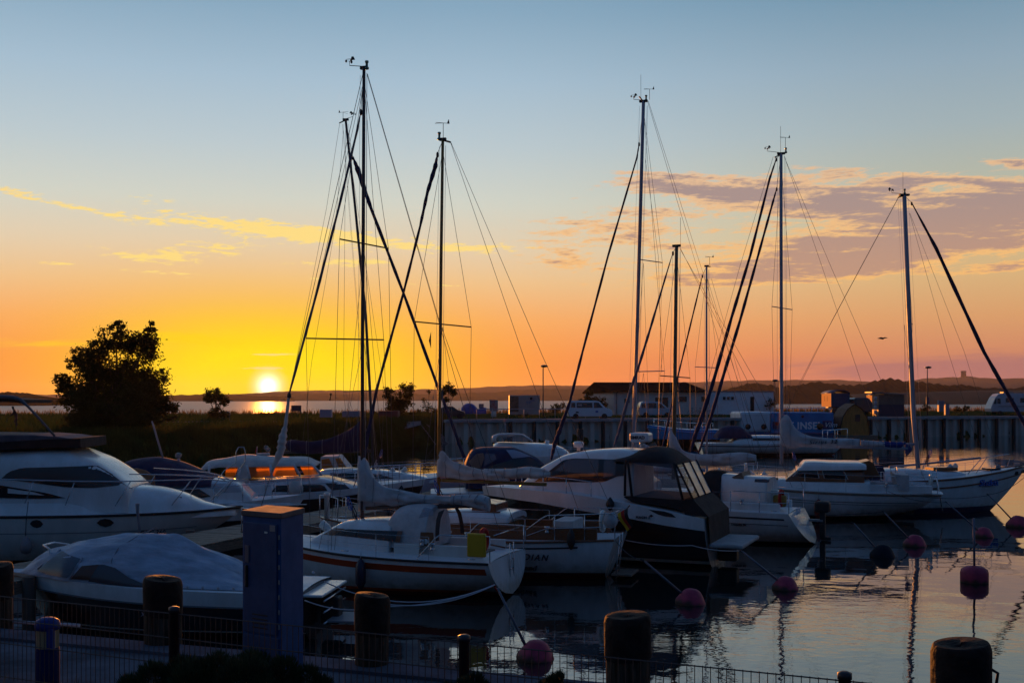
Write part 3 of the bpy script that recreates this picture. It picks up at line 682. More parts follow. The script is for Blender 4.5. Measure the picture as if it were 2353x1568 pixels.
C_.pane('window_view', CLEARGLASS, C_.tr(3, [(1380,400),(1380,540),(1180,520),(980,500),(1090,400)], .95), cs, out=.02)
C_.pane('window_view', CLEARGLASS, C_.tr(3, [(1540,400),(1540,540),(1430,560),(1430,400)], .95), cs, out=.02)
rr = sorted(C_.tr(3, [(2180,425),(2150,385),(2050,300),(1920,275),(1830,290),(1730,335),(1620,375)]))
C_.crown('canopy_roof', BLACKCANVAS, rr, 1.08, [(rr[0][0], rr[0][1]-.1), (rr[-1][0], rr[-1][1]-.05)], p=2.3)
sk = C_.tr(3, [(1620,735),(1700,735),(2150,768),(2165,850),(2190,885),(2060,838),(1690,785),(1620,745)], 1.12)
C_.solid('canopy_skirt', BLACKCANVAS, sk, 1.15, bevel=0)
# frame tubes and clear panels
for a, c in (((1650,400),(1690,740)), ((2075,430),(2160,780)), ((1630,400),(1625,730))):
    for off in (1.1, -1.1):
        MB().tube([C_.p3(3, *a, off), C_.p3(3, *c, off)], .035, 6).build('canopy_frame', BLACKCANVAS, C_.root)
for off in (1.1, -1.1):
    for pl in ([(1690,425),(2065,440),(2150,765),(1710,735)],):
        v = [C_.p3(3, *q, off) for q in pl]; MB().add(v, [(0,1,2,3)]).build('clear_panel', CLEAR, C_.root)
# sloping rear curtain: three clear panels in black borders, black skirt down to the platform
ua = C_.p3('D', 1552, 1065, 1.12); ub = C_.p3('D', 1592, 1148, 1.12)            # near upper and lower corners
def cur(u, v): return (ua[0]+(ub[0]-ua[0])*v - .0, C_.near*(1.12-2.24*u), ua[2]+(ub[2]-ua[2])*v)
MVY = mat('milky vinyl', (.3,.38,.5), .15, alpha=.8, bump=.02, bscale=3)
for u0, u1 in ((.03,.3),(.34,.64),(.68,.97)):
    MB().add([cur(u0,.03), cur(u1,.03), cur(u1,.95), cur(u0,.95)], [(0,1,2,3)]).build('clear_panel', MVY if u0 > .3 else CLEAR, C_.root)
for u in (.015,.32,.66,.985): MB().tube([cur(u,0), cur(u,1)], .03, 5).build('canopy_frame', BLACKCANVAS, C_.root)
zc_ = C_.zs(0)+.06
MB().add([(ub[0],C_.near*1.14,ub[2]+.03),(ub[0],-C_.near*1.14,ub[2]+.03),(-.1,-C_.near*1.26,zc_),(-.1,C_.near*1.22,zc_),(-.14,-C_.near*1.2,.62),(-.14,C_.near*1.16,.62)], [(0,1,2,3),(3,2,4,5)]).build('canopy_skirt', BLACKCANVAS, C_.root)
MB().add([(ub[0],C_.near*1.14,ub[2]+.03),(-.1,C_.near*1.22,zc_),(.5,C_.near*1.2,zc_-.02),(ub[0]+.3,C_.near*1.15,ub[2])], [(0,1,2,3)]).build('canopy_skirt', BLACKCANVAS, C_.root)
C_.pane('side_vent', BLACK, C_.tr(3, [(1845,855),(1990,872),(2060,895),(2098,930),(2000,918),(1930,900)], 1.3), lambda s, z: C_.hp(max(0,min(1,s/C_.L)), z)[1], out=.012, sides=(1,))
C_.pane('porthole', BLACK, C_.tr(3, [(1850,912),(1870,900),(1892,912),(1870,926)], 1.3), lambda s, z: C_.hp(max(0,min(1,s/C_.L)), z)[1], out=.012, sides=(1,))
plt = MB().box((-.52, 0, .6), (.85, 2.3, .11)); plt.build('swim_platform', mat('grey platform', (.34,.35,.36), .7, var=.2), C_.root, .04)
MB().box((-.35, 0, .3), (.5, .35, .4)).build('stern_drive', BLACK, C_.root, .05)
rd = C_.pt(*Z(3, [(1775,200)])[0])
rad = MB().box((rd[0], 0, rd[1]+.02), (.52, .5, .25)).build('radome', WHITE, C_.root, .06)
MB().tube([(rd[0], 0, rd[1]-.1), (rd[0]-.02, 0, C_.pt(*Z(3,[(1775,285)])[0])[1])], .05, 8).build('radome_bracket', WHITE, rad)
text('lettering', 'SIMRAD', .115, LETTER, rad, (rd[0]+.235, C_.near*.256, rd[1]-.02), (R(90), 0, R(180)), bold=.004)
g_ = C_.p3(3, 1200, 290, 0); MB().lathe([(.05,-.08),(.05,0),(.14,.02),(.15,.12),(.12,.17),(.02,.18)], g_, 12).build('satellite_dome', WHITE, C_.root)
C_.rail('bow_rail', .45, .98, .38, posts=6, inset=.12, closed=False)
C_.fender(.36, BLACK, .1, .35, .11)
text('lettering', 'MACH 2', .09, LETTER, C_.root, (1.75, C_.near*(C_.hp(.22,1.2)[1]+.02), 1.24), (R(88), 0, R(180)), extr=.02, spacing=1.2)

# ================================================================ boat D: small sailboat with bright transom
Dd = Boat('sailboat', 'white sailboat with ladder on its bright transom, outboard motor and bronze mast', True, (8.5, 34.0), 154, 7.0, 2.6,
         [(0,.95),(.3,.98),(.6,1.02),(1,1.25)], ws=.86, tm=.4, rb=.9, rs=-.55, zb=[(0,.02),(.2,-.2),(.5,-.5),(1,-.3)], q=2.0)
Dd.hull(WHITE, BLACKHULL, lambda t: .08)
Dd.stripe('rub_strip', BLACK, lambda t: Dd.zs(t)-.2, lambda t: Dd.zs(t)-.15, t0=.03, t1=.98)
Dd.stripe('thin_line', BLACK, lambda t: Dd.zs(t)-.36, lambda t: Dd.zs(t)-.345, t0=.03, t1=.98)
dt = sorted(Dd.tr(4, [(1230,940),(1150,925),(950,918),(800,900),(560,905),(200,1080)]))
Dd.crown('cabin_top', WHITE, dt, [(dt[0][0],.75),(dt[-1][0],.45)], 1.0, p=4)
Dd.pane('cabin_window', GLASS, Dd.tr(4, [(1190,968),(1190,1005),(1010,1000),(1010,965)], .6), Dd.last)
hd = MB(); Dd.crown('sprayhood', BLACKCANVAS, sorted(Dd.tr(4, [(660,900),(640,865),(480,855),(430,880),(330,1050)])), .7, 1.2, p=2.6)
Dd.solid('folded_hood', TEAK2, Dd.tr(4, [(785,930),(900,870),(960,1020),(900,1010)]), .5, bevel=0)
for sd in (1, -1): MB().box((1.4, sd*.8, 1.08), (2.2, .1, .26)).build('cockpit_coaming', WHITE, Dd.root, .03)
wh = Dd.p3(4, 1245, 1140, .0)
MB().box((wh[0], 0, 1.2), (.35, .3, .7)).build('steering_pedestal', WHITE2, Dd.root, .05)
MB().lathe([(.16,0),(.2,.05),(.2,.3),(.16,.34)], (wh[0]-.3, Dd.near*.5, 1.1), 10).build('rolled_jacket', mat('ochre cloth', (.3,.18,.03), .8, var=.4), Dd.root)
Dd.rail('pushpit', .0, .24, .6, posts=3, inset=.08, mid=True)
Dd.rail('lifeline', .24, .93, .55, r=.005, posts=5, mid=True)
Dd.rail('pulpit', .92, .999, .58, posts=2, closed=True)
for yy in (-.15, .2): ladder(Dd, -.12+.06, .2, 1.05, .16, 4, y=yy, lean=-.0)
Dd.fender(.62, BLACK, -.05, .5, .09)
ob = MB(); ob.box((-.6, -.9, 1.02), (.45, .36, .34)); ob.build('outboard_cowl', BLACK, Dd.root, .08)
ob = MB(); ob.box((-.6, -.9, .5), (.16, .14, .9)); ob.box((-.7, -.9, .06), (.3, .08, .1)); ob.build('outboard_leg', BLACK, Dd.root, .02)
ob = MB(); ob.box((-.3, -.9, .6), (.65, .2, .06)); ob.build('outboard_bracket', GREY, Dd.root)
text('lettering', 'Delanta 80', .1, LETTER, Dd.root, (1.65, Dd.near*(Dd.hp(.2,.6)[1]+.02), .56), (R(85), 0, R(180)), extr=.02)
Dd.cover('sail_cover', CANVAS, 4, [(-30,330,700),(20,380,640),(60,480,640),(120,600,670),(250,650,760),(420,655,810),(700,650,800),(880,640,760),(1030,670,745)], .15, wob=.08, seed=8, k=16)
rig(Dd, [(1554,566),(1552,700),(1550,866),(1547,1100)], OLIVEMAST, .075,
    furl=[(FURL, [.01,.03,.04,.045,.05,.05,.03], [(1545.6,580),(1526,645),(1495,750),(1468,838),(1452,883),(1424,983),(1411,1024)], (1395,1090))],
    stays=[((1562,569),(1714,869),(1820,1120)), ((1562,572),(1750,900),(1845,1120))], spread=[((1526,863),(1575,867))],
    boom=(.05,(1552,1058),(1735,1058)), antenna=(1563,500))

# ================================================================ boat E: sailboat with a teak deckhouse
Ee = Boat('sailboat', 'long white sailboat with a teak deckhouse and two furled headsails', True, (15.3, 40.6), 167, 9.7, 3.0,
         [(0,.95),(.3,1.0),(.6,1.12),(1,1.5)], ws=.45, tm=.45, rb=1.6, rs=.9, zb=[(0,.3),(.15,0),(.5,-.6),(1,-.3)], q=1.9)
Ee.hull(WHITE, BLACKHULL, lambda t: .14)
Ee.rubrail(TEAK2, -.06, .04)
Ee.stripe('thin_line', BLACK, lambda t: Ee.zs(t)-.36, lambda t: Ee.zs(t)-.34, t0=.05, t1=.98)
Ee.stripe('thin_line', BLACK, lambda t: Ee.zs(t)-.44, lambda t: Ee.zs(t)-.425, t0=.05, t1=.98)
et = sorted(Ee.tr(4, [(2330,800),(2260,815),(1600,770),(1540,810),(1390,930)]))
Ee.crown('coachroof', WHITE, [(et[0][0]-.2,1.42),(et[0][0]+.5,1.42),(et[-1][0],1.42),(et[-1][0]+1.6,1.35)], 1.12, 1.0, p=5)
Ee.crown('deckhouse', TEAK, [(s, z-.03) for s, z in et], 1.05, 1.33, p=7); es = Ee.last
for pl in ([(1475,930),(1560,850),(1800,855),(1805,955)], [(1840,860),(2110,865),(2160,970),(1842,955)]):
    Ee.pane('window_frame', WHITE2, Ee.tr(4, pl, 1.05), es, out=.01)
    c0 = Vector((sum(q[0] for q in pl)/4, sum(q[1] for q in pl)/4)); pl2 = [tuple(c0+(Vector(q)-c0)*.94) for q in pl]
    Ee.pane('window_pane', GLASS, Ee.tr(4, pl2, 1.05), es, out=.018)
er = sorted(Ee.tr(4, [(2352,760),(2280,745),(1950,740),(1620,735),(1560,790),(1520,820)]))
Ee.crown('deckhouse_roof', WHITE, er, 1.15, [(er[0][0], er[0][1]-.2), (er[-1][0], er[-1][1]-.06)], p=4)
MB().tube([Ee.p3(4,1650,790,.7), Ee.p3(4,2130,800,.7)], .03, 5).build('grab_rail', TEAK, Ee.root)
Ee.solid('companionway', TEAK, Ee.tr(5, [(300,560),(440,530),(490,560),(570,730),(310,740)]), .7, bevel=.01)
for sd in (1, -1): MB().box((2.0, sd*.85, 1.1), (3.2, .12, .3)).build('cockpit_coaming', WHITE, Ee.root, .03)
dg = Ee.tr(5, [(740,690),(905,700),(905,890),(780,880)]); Ee.solid('dodger_cloth', CANVAS, dg, 1.0, bevel=0)
Ee.rail('pushpit', .02, .2, .6, posts=3, inset=.1, mid=True); Ee.rail('lifeline', .2, .92, .6, r=.006, posts=6, mid=True); Ee.rail('pulpit', .9, .999, .62, posts=2, closed=True)
Ee.crown('foredeck_hatch', WHITE, sorted(Ee.tr(4, [(1250,1010),(900,1015),(600,1040)])), .6, 1.2, p=3)
ladder(Ee, -.06, .3, 1.5, .2, 4, y=.0, lean=-.2)
Ee.fender(.44, mat('dark red fender', (.13,.01,.015), .5), -.28, .75, .14)
wheel = MB()
for k_ in range(16): a0 = 2*math.pi*k_/16; a1 = 2*math.pi*(k_+1)/16; wheel.tube([(1.5, .35*math.cos(a0), 1.5+.35*math.sin(a0)), (1.5, .35*math.cos(a1), 1.5+.35*math.sin(a1))], .015, 4, False)
wheel.build('steering_wheel', STEEL, Ee.root)
Ee.cover('sail_cover', CANVAS, 4, [(1320,250,580),(1380,180,570),(1430,200,580),(1500,330,585),(1600,410,560),(1800,455,580),(2050,470,583),(2300,475,578)], .17, wob=.08, seed=12, k=18)
Ee.cover('sail_cover', CANVAS, 5, [(350,290,378),(500,300,382),(650,310,383)], .16, wob=.03, seed=13)
Ee.cover('blue_sail_edge', mat('royal blue cloth', (.01,.03,.2), .8), 5, [(500,303,340),(640,308,375),(760,312,395),(850,315,385),(880,318,350),(905,325,350)], .1, wob=.04, seed=14)
Ee.cover('blue_sail_edge', MATS['royal blue cloth'], 5, [(893,330,440),(910,335,480),(940,345,458),(980,390,425)], .04, wob=.03, seed=15)
tt = Ee.tr(4, [(1680,530),(2080,560)], .2)
text('lettering', 'Sirius 32', .2, LETTER, Ee.root, (tt[0][0], Ee.near*.19, tt[0][1]-.02), (R(90), R(-2), R(180)), extr=.03, shear=.3, spacing=1.35)
rig(Ee, [(1794,354),(1794,600),(1795,955),(1795,1065)], ALU, .085,
    furl=[(NAVY, [.02,.04,.05,.06,.07,.085,.07,.04], [(1783,365),(1768,410),(1723,588),(1680,730),(1640,870),(1612,958),(1595,1005),(1586,1037)], (1575,1075)),
          (NAVY, [.02,.04,.045,.055,.065,.06,.04], [(1784,433),(1775,465),(1741,588),(1700,735),(1658,874),(1630,968),(1604,1041)], (1598,1075))],
    stays=[((1801,358),(1955,808),(2048,1085)), ((1801,360),(1911,618),(2139,1135)), ((1776,360),(1700,610),(1570,1078))], spread=[((1773,706),(1820,709))],
    boom=(.06,(1800,1020),(2085,1030)), anem=(1762,341), light=(1805,352), vane=(1804,316), antenna=(1793,290), crane=(1779,362))

# ================================================================ boat F: white sailboat with bowsprit, bow to the right
Ff = Boat('sailboat', 'white sailboat with navy bottom, dark bowsprit and anchor, its bow pointing right', False, (11.3, 43.4), 3, 8.5, 2.8,
         [(0,1.25),(.3,1.2),(.6,1.3),(.85,1.52),(1,1.72)], ws=.7, tm=.45, rb=1.55, rs=.0, zb=[(0,-.1),(.5,-.6),(1,-.15)], q=2.2, flare=.3)
Ff.hull(WHITE, BLUEBOOT, lambda t: .22)
Ff.rubrail(TEAK, 0, .04)
Ff.stripe('teak_strake', TEAK, lambda t: Ff.zs(t)-.33, lambda t: Ff.zs(t)-.27, t0=.02, out=.03)
ft = sorted(Ff.tr(5, [(530,650),(700,630),(1000,640),(1310,665),(1520,670),(1600,700),(1620,740)]))
Ff.crown('cabin_top', WHITE, ft, [(ft[0][0],.9),(ft[-1][0],.55)], 1.2, p=4)
MB().box((Ff.pt(*Z(5,[(1340,640)])[0])[0], 0, Ff.pt(*Z(5,[(1340,640)])[0])[1]), (.95,.8,.13)).build('deck_box', TEAK, Ff.root, .02)
bs = Ff.p3(5, 2150, 680); MB().tube([bs, Ff.p3(5, 2352, 672), (Ff.p3(5,2352,672)[0]+.75, 0, Ff.p3(5,2352,672)[2]+.06)], .07, 8).build('bowsprit', TEAK2, Ff.root)
MB().ball(Ff.p3(5, 2035, 640), (.12,.1,.16)).build('anchor_windlass', GREY, Ff.root); MB().box(Ff.p3(5,1965,665), (.3,.25,.16)).build('anchor_locker', WHITE, Ff.root, .03)
an = MB().tube([Ff.p3(5,1880,700), Ff.p3(5,2210,660)], .03, 5); an.box(Ff.p3(5,2190,690), (.35,.5,.12)); an.build('anchor', BLACK, Ff.root)
pr = MB()
for off in (.35, -.35):
    pr.tube([Ff.p3(5,1640,735,off), Ff.p3(5,1830,515,off), Ff.p3(5,1900,500,off), Ff.p3(5,2160,465,off*.3), Ff.p3(5,2190,480,off*.3), Ff.p3(5,2150,610,off*.3)], .017, 5)
    pr.tube([Ff.p3(5,1750,720,off), Ff.p3(5,1900,500,off)], .015, 5)
pr.build('pulpit', STEEL, Ff.root)
MB().tube([Ff.p3(5,700,620,.0), Ff.p3(5,1100,585,.0), Ff.p3(5,1820,510,.0)], .045, 6).build('spinnaker_pole', ALU, Ff.root)
Ff.rail('lifeline', .1, .8, .55, r=.006, posts=6, mid=True); Ff.rail('pushpit', .0, .12, .6, posts=2, inset=.1, mid=True)
text('lettering', 'Shakti', .34, LETBLUE, Ff.root, (6.2, -Ff.hp(.75,1.05)[1]-.1, 1.02), (R(75), 0, R(13)), extr=.05, shear=.2)
Ff.solid('cockpit_cover', NAVY, [(1.0,1.2),(1.1,1.75),(2.6,1.8),(2.8,1.2)], .8)
rig(Ff, [(2077,449),(2087,700),(2098,955),(2109,1075)], ALU, .11,
    furl=[(NAVY, [.02,.07,.075,.08,.09,.09], [(2094,466),(2150,570),(2260,808),(2352,971),(2390,1045),(2400,1062)])],
    stays=[((2064,452),(1911,736),(1775,1010)), ((2064,454),(1873,808),(1755,1040)), ((2090,490),(2215,808),(2290,1045)), ((2089,490),(2178,808),(2254,1049))],
    spread=[((2076,740),(2107,743))], boom=(.06,(2100,1020),(1990,1022)), anem=(2048,437), light=(2078,446), antenna=(2074,396), crane=(2062,454))
MB().tube([Ff.p3(5,1050,150), Ff.p3(5,1055,300)], .02, 4).build('deck_light', BLACK, Ff.root)

# ================================================================ boat G: tall sailboat hidden behind the cruiser
Gg = Boat('sailboat', 'sailboat with the tall pale grey mast behind the black canopy cruiser', True, (7.9, 38.9), 160, 8.6, 2.8,
         [(0,1.1),(.5,1.1),(1,1.35)], ws=.8, tm=.4, rb=1.0, rs=-.3, zb=[(0,0),(.5,-.5),(1,-.3)])
Gg.hull(WHITE, BLACKHULL, lambda t: .12); Gg.crown('cabin_top', WHITE, [(3.0,1.4),(3.5,1.75),(5.5,1.7),(7.2,1.3)], .8, 1.1, p=4)
Gg.pane('cabin_window', GLASS, [(3.6,1.35),(3.6,1.6),(5.4,1.58),(5.9,1.35)], Gg.last)
Gg.rail('pushpit', .0, .15, .6, posts=2, mid=True); Gg.rail('lifeline', .15, .9, .6, r=.006, posts=6, mid=True); Gg.rail('pulpit', .9, .999, .6, posts=2, closed=True)
Gg.cover('sail_cover', CANVAS, 'b', [(700,1090,1170),(720,1070,1175),(760,1085,1180),(900,1150,1190)], .14, wob=.04, seed=22)
rig(Gg, [(1478,234),(1470,520),(1462,800),(1454,1030),(1450,1100)], ALU, .085,
    furl=[(NAVY, [.02,.03,.04,.045,.055,.08,.08,.04], [(1468,330),(1463,362),(1396.5,588),(1338,808),(1308,925),(1285,990),(1274,1020),(1266,1056)], (1258,1090))],
    stays=[((1487,232),(1593,588),(1674,860),(1735,1070)), ((1489,232),(1602,588),(1690,860),(1762,1075)), ((1482,364),(1512,588),(1520,855))],
    spread=[((1474,599),(1515,600)), ((1465,854),(1520,851))], boom=(.06,(1458,1075),(1620,1080)), anem=(1455,222), vane=(1492,205), light=(1484,232), antenna=(1472,172), crane=(1468,222))

# ================================================================ boat H: sailboat farther out
Hh = Boat('sailboat', 'smaller sailboat with thin grey mast, right of the bronze mast', True, (10.1, 47.2), 163, 8.0, 2.6,
         [(0,1.0),(.5,1.0),(1,1.2)], ws=.8, tm=.4, rb=.9, rs=-.3, zb=[(0,0),(.5,-.5),(1,-.3)])
Hh.hull(WHITE2, BLUEBOOT, lambda t: .1); Hh.crown('cabin_top', WHITE2, [(2.6,1.2),(3.0,1.45),(5.2,1.4),(6.6,1.1)], .75, 1.0, p=4)
Hh.pane('cabin_window', GLASS, [(3.2,1.15),(3.2,1.35),(5.0,1.33),(5.4,1.15)], Hh.last)
Hh.rail('pushpit', .0, .15, .6, posts=2, mid=True); Hh.rail('lifeline', .15, .9, .6, r=.006, posts=5, mid=True); Hh.rail('pulpit', .9, .999, .6, posts=2, closed=True)
rig(Hh, [(1623,612),(1622.5,843),(1624,1085)], ALU, .055,
    furl=[(NAVY, [.01,.03,.035,.035,.035,.03], [(1613,633),(1608,655),(1580,770),(1555,872),(1523,1020),(1515,1060)])],
    stays=[((1634,640),(1700,870),(1760,1090)), ((1625,640),(1690,860),(1745,1090))], spread=[((1600,843),(1647,844))], vane=(1630,590), crane=(1632,612), boom=(.045,(1625,1055),(1735,1065)))

# ================================================================ boat I: sailboat with bow to the right and dark sail cover
Ii = Boat('sailboat', 'pale sailboat with leaning dark mast and purple sail cover', False, (-10.3, 43.4), 4, 9.0, 2.7,
         [(0,1.1),(.5,1.12),(1,1.42)], ws=.75, tm=.45, rb=1.2, rs=.3, zb=[(0,0),(.5,-.5),(1,-.3)], q=2.2)
Ii.hull(mat('blue grey hull', (.42,.45,.55), .3), BLUEBOOT, lambda t: .1)
Ii.crown('cabin_top', WHITE, [(2.6,1.3),(3.2,1.62),(5.6,1.55),(7.4,1.25)], .8, 1.1, p=4)
Ii.pane('cabin_window', GLASS, [(3.4,1.28),(3.4,1.5),(5.2,1.46),(5.8,1.28)], Ii.last)
Ii.rail('pushpit', .0, .15, .6, posts=2, mid=True); Ii.rail('lifeline', .15, .88, .6, r=.006, posts=6, mid=True); Ii.rail('pulpit', .88, .999, .62, posts=3, closed=True, mid=True)
Ii.cover('sail_cover', mat('purple navy canvas', (.03,.015,.05), .8, var=.3), 2, [(550,90,130),(620,70,180),(800,80,200),(950,60,190),(1100,0,190),(1200,-60,180),(1260,-130,150),(1290,-200,0)], .17, wob=.04, seed=31)
rig(Ii, [(794,276),(816,478),(840,724),(852,937),(858,1092)], DARKALU, .068,
    furl=[(NAVY, [.03,.1,.065,.055,.06,.06,.07,.05], [(811,362),(822,390),(852,478),(926,671),(1001,876),(1040,977),(1066,1050),(1074,1069)], (1080,1085))],
    stays=[((780,285),(750,478),(678,839),(640,1060)), ((789,300),(770,520),(716,830),(690,1060))],
    spread=[((791,899),(881,895))], boom=(.06,(855,1035),(650,1038)), vane=(788,258), crane=(779,283), anem=(811,262))

for b_, cz, ms_, fd_ in ((A,1.3,3.7,.82),(Bb,1.5,4.6,.8),(Dd,1.4,3.4,.82),(Ee,1.6,5.0,.8),(Ff,1.6,4.6,.84),(Gg,1.7,4.0,.85),(Hh,1.4,3.8,.85),(Ii,1.6,5.2,.85)):
    fit_out(b_, cz, ms_, fd_)
# ================================================================ boat J: flybridge cruiser on the left
J = Boat('motor_cruiser', 'large white cruiser with dark flybridge wrap, long tinted windows and oval portholes', False, (-18.6, 30.6), 4, 11.2, 3.7,
         [(0,1.3),(.4,1.29),(.7,1.28),(.9,1.29),(1,1.34)], ws=.95, tm=.5, rb=2.3, rs=0, zb=[(0,-.3),(.6,-.5),(1,-.1)], q=2.4, pb=2.3, flare=.35)
J.hull(WHITE2, BLACKHULL, lambda t: .1)
J.rubrail(BLACK, -.02, .035)
J.stripe('hull_crease', GREY, lambda t: J.zs(t)-.47, lambda t: J.zs(t)-.45, t1=.93)
fd = sorted(J.tr(1, [(-500,1100),(600,1075),(1000,1075),(1270,1070),(1500,1092),(1700,1145),(1870,1220),(2050,1262),(2170,1292)]))
J.crown('foredeck', WHITE, fd, [(0,1.72),(7.0,1.55),(9.3,1.0),(10.4,.55),(11.1,.1)], 1.1, p=2.6)
jf = J.last
jr = sorted(J.tr(1, [(-700,760),(0,745),(330,735),(720,735),(850,780),(960,825),(1040,870),(1160,950),(1290,1065)]))
J.crown('cabin', WHITE, jr, [(0,1.5),(jr[-4][0],1.4),(jr[-1][0],1.25)], 1.3, p=6); js = J.last
J.pane('side_window', GLASS, J.tr(1, [(20,1010),(80,950),(200,915),(600,905),(1030,890),(1130,960),(1230,1050),(1100,1075),(850,1100),(600,1090),(300,1050)], 1.4), js, nc=30)
J.pane('window_pillar', WHITE, J.tr(1, [(1010,890),(1050,890),(1240,1050),(1190,1050)], 1.38), js, out=.02)
J.pane('lower_window', GLASS, J.tr(1, [(-100,1070),(0,1078),(420,1150),(590,1195),(300,1200),(-100,1190)], 1.55), lambda s, z: max(jf(s, z), js(s, z)), out=.03)
J.pane('window_trim', WHITE, J.tr(1, [(60,1105),(300,1140),(400,1170),(200,1160),(60,1150)], 1.55), lambda s, z: max(jf(s, z), js(s, z)), out=.045)
J.solid('flybridge_wrap', BLACKCANVAS, J.tr(1, [(-700,640),(0,680),(400,655),(720,645),(725,735),(400,735),(0,755),(-700,770)], 1.35), 1.4, 1.2, bevel=.02)
J.solid('flybridge_cover', mat('dusty grey canvas', (.12,.12,.15), .9, var=.3), J.tr(1, [(-700,600),(0,612),(300,612),(520,628),(640,645),(400,660),(0,680),(-700,650)], 1.1), 1.3, 1.1, bevel=.03)
for off in (1.25, -1.25):
    MB().tube([J.p3(1,-400,250,off), J.p3(1,0,262,off), J.p3(1,120,268,off), J.p3(1,190,290,off), J.p3(1,245,340,off), J.p3(1,350,450,off), J.p3(1,505,625,off)], [.03,.05,.055,.05,.034,.03,.03], 8).build('radar_arch', mat('arch tube', (.1,.11,.14), .5), J.root)
arc = MB(); a0, a1 = J.p3(1,-400,255,1.25), J.p3(1,190,288,1.25)
arc.add([(a0[0],1.25,a0[2]),(a0[0],-1.25,a0[2]),(a1[0],-1.25,a1[2]),(a1[0],1.25,a1[2])], [(0,1,2,3)]); so = arc.build('bimini', BLACKCANVAS, J.root)
sm = so.modifiers.new('t', 'SOLIDIFY'); sm.thickness = .09
for ox, wd in ((350, 60), (955, 75)):
    J.pane('porthole', GLASS, J.tr(1, [(ox-wd,1422),(ox-wd*.6,1395),(ox,1385),(ox+wd*.6,1395),(ox+wd,1425),(ox+wd*.6,1452),(ox,1462),(ox-wd*.6,1450)], 1.7), lambda s, z: J.hp(max(0,min(1,s/J.L)), z)[1], out=.012, sides=(1,))
rl = J.tr(1, [(-300,1010),(0,1015),(600,1035),(1060,1045),(1500,1045),(1850,1050)], 1.6)
def jrail(name, pts, r):
    for sd in (1, -1):
        MB().tube([(s, J.near*sd*max(.25, min(1.68, J.B/2*J.plan(min(.97, s/J.L))-.12)), z) for s, z in pts], r, 6).build(name, STEEL, J.root)
bw = J.tr(1, [(2050,1150),(2352,1150)], .6)
jrail('bow_rail', rl + J.tr(1, [(2050,1052),(2230,1052)], .8), .018)
jrail('bow_rail', J.tr(1, [(1180,975),(1500,985),(1800,1005),(1930,1030),(2000,1060)], 1.4), .014)
for (x0, y0), (x1, y1) in (((350,1025),(270,1230)),((710,1040),(630,1250)),((1190,1045),(1060,1265)),((1700,1050),(1540,1275)),((2050,1055),(1870,1245))):
    for sd in (1, -1):
        p0, p1 = J.pt(*Z(1,[(x0,y0)])[0], 1.4), J.pt(*Z(1,[(x1,y1)])[0], 1.4)
        wy = lambda s: J.near*sd*max(.25, J.B/2*J.plan(min(.97, s/J.L))-.12)
        MB().tube([(p0[0], wy(p0[0]), p0[1]), (p1[0], wy(p1[0]), p1[1])], .014, 5).build('stanchion', STEEL, J.root)
MB().box(J.p3(1,1600,1185,.3), (.5,.5,.06)).build('deck_hatch', GLASS, J.root)
text('lettering', 'MV-C 360', .17, LETTER, J.root, (J.pt(*Z(1,[(1290,1415)])[0],1.0)[0], J.near*1.35, .72), (R(78), 0, R(10)), extr=.06, shear=.2)
MB().tube([J.p3(1,260,1225,1.75), J.p3(1,240,1400,1.86), J.p3(1,235,1540,1.85)], .01, 4).build('fender_line', ROPED, J.root)
MB().lathe([(.03,.0),(.09,-.05),(.14,-.15),(.16,-.28),(.12,-.4),(.03,-.44)], J.p3(6,240,225,1.95), 10).build('ball_fender', GREY, J.root)

# ================================================================ boat K: small white cruiser behind its bow
K = Boat('motor_cruiser', 'small white cruiser with navy canopy behind the bow of the big flybridge cruiser', False, (-14.0, 35.3), 6, 7.5, 2.7,
         [(0,1.0),(.5,1.05),(.8,1.15),(1,1.28)], ws=.92, tm=.45, rb=1.2, zb=[(0,-.2),(.6,-.4),(1,-.1)], q=2.2, pb=2.2, flare=.3)
K.hull(WHITE, BROWNHULL, lambda t: .55)
kf = sorted(K.tr(2, [(-550,560),(-100,560),(0,560),(150,580),(300,590),(500,610),(650,650),(760,700)]))
K.crown('foredeck', WHITE, kf, [(0,1.25),(5.5,1.15),(7.4,.15)], .95, p=2.5)
kc = sorted(K.tr(1, [(1500,960),(1560,935),(1700,960),(2000,1005),(2200,1035),(2290,1120),(2340,1160)]))
K.crown('cabin', WHITE, kc, [(kc[0][0],1.1),(kc[-1][0],.85)], 1.1, p=4); ks = K.last
K.pane('side_window', GLASS, K.tr(1, [(1540,1095),(1660,1070),(1800,1095),(1930,1180),(1850,1195)], 1.1), ks)
K.pane('windscreen', CLEARGLASS, K.tr(1, [(1900,1065),(2200,1060),(2290,1140),(1980,1150)], 1.05), ks)
K.crown('canopy', NAVY, sorted(K.tr(1, [(1090,900),(1180,850),(1300,825),(1450,812),(1550,830),(1680,860),(1850,930),(1980,990)])), [(0,1.15),(3,1.1),(6,.8)], [(K.pt(*Z(1,[(1090,900)])[0])[0],1.25),(K.pt(*Z(1,[(1500,970)])[0])[0],1.5),(K.pt(*Z(1,[(1980,995)])[0])[0],1.55)], p=2.4)
K.solid('canopy_side', mat('thin warm canvas', (.42,.25,.16), .8, translu=.5), K.tr(1, [(1160,930),(1240,920),(1330,940),(1420,990),(1425,1080),(1280,1060),(1200,990)], 1.1), 1.12, bevel=0)
MB().tube([K.p3(1,1395,485,0), K.p3(1,1410,530,0), K.p3(1,1530,940,0)], [.02,.03,.035], 6).build('antenna_pole', ALU, K.root)
for yy in (-.12, .12): MB().ball((K.p3(1,1640,800,0)[0], yy, K.p3(1,1640,800,0)[2]), (.09,.09,.09)).build('horn_light', CLEARGLASS, K.root)
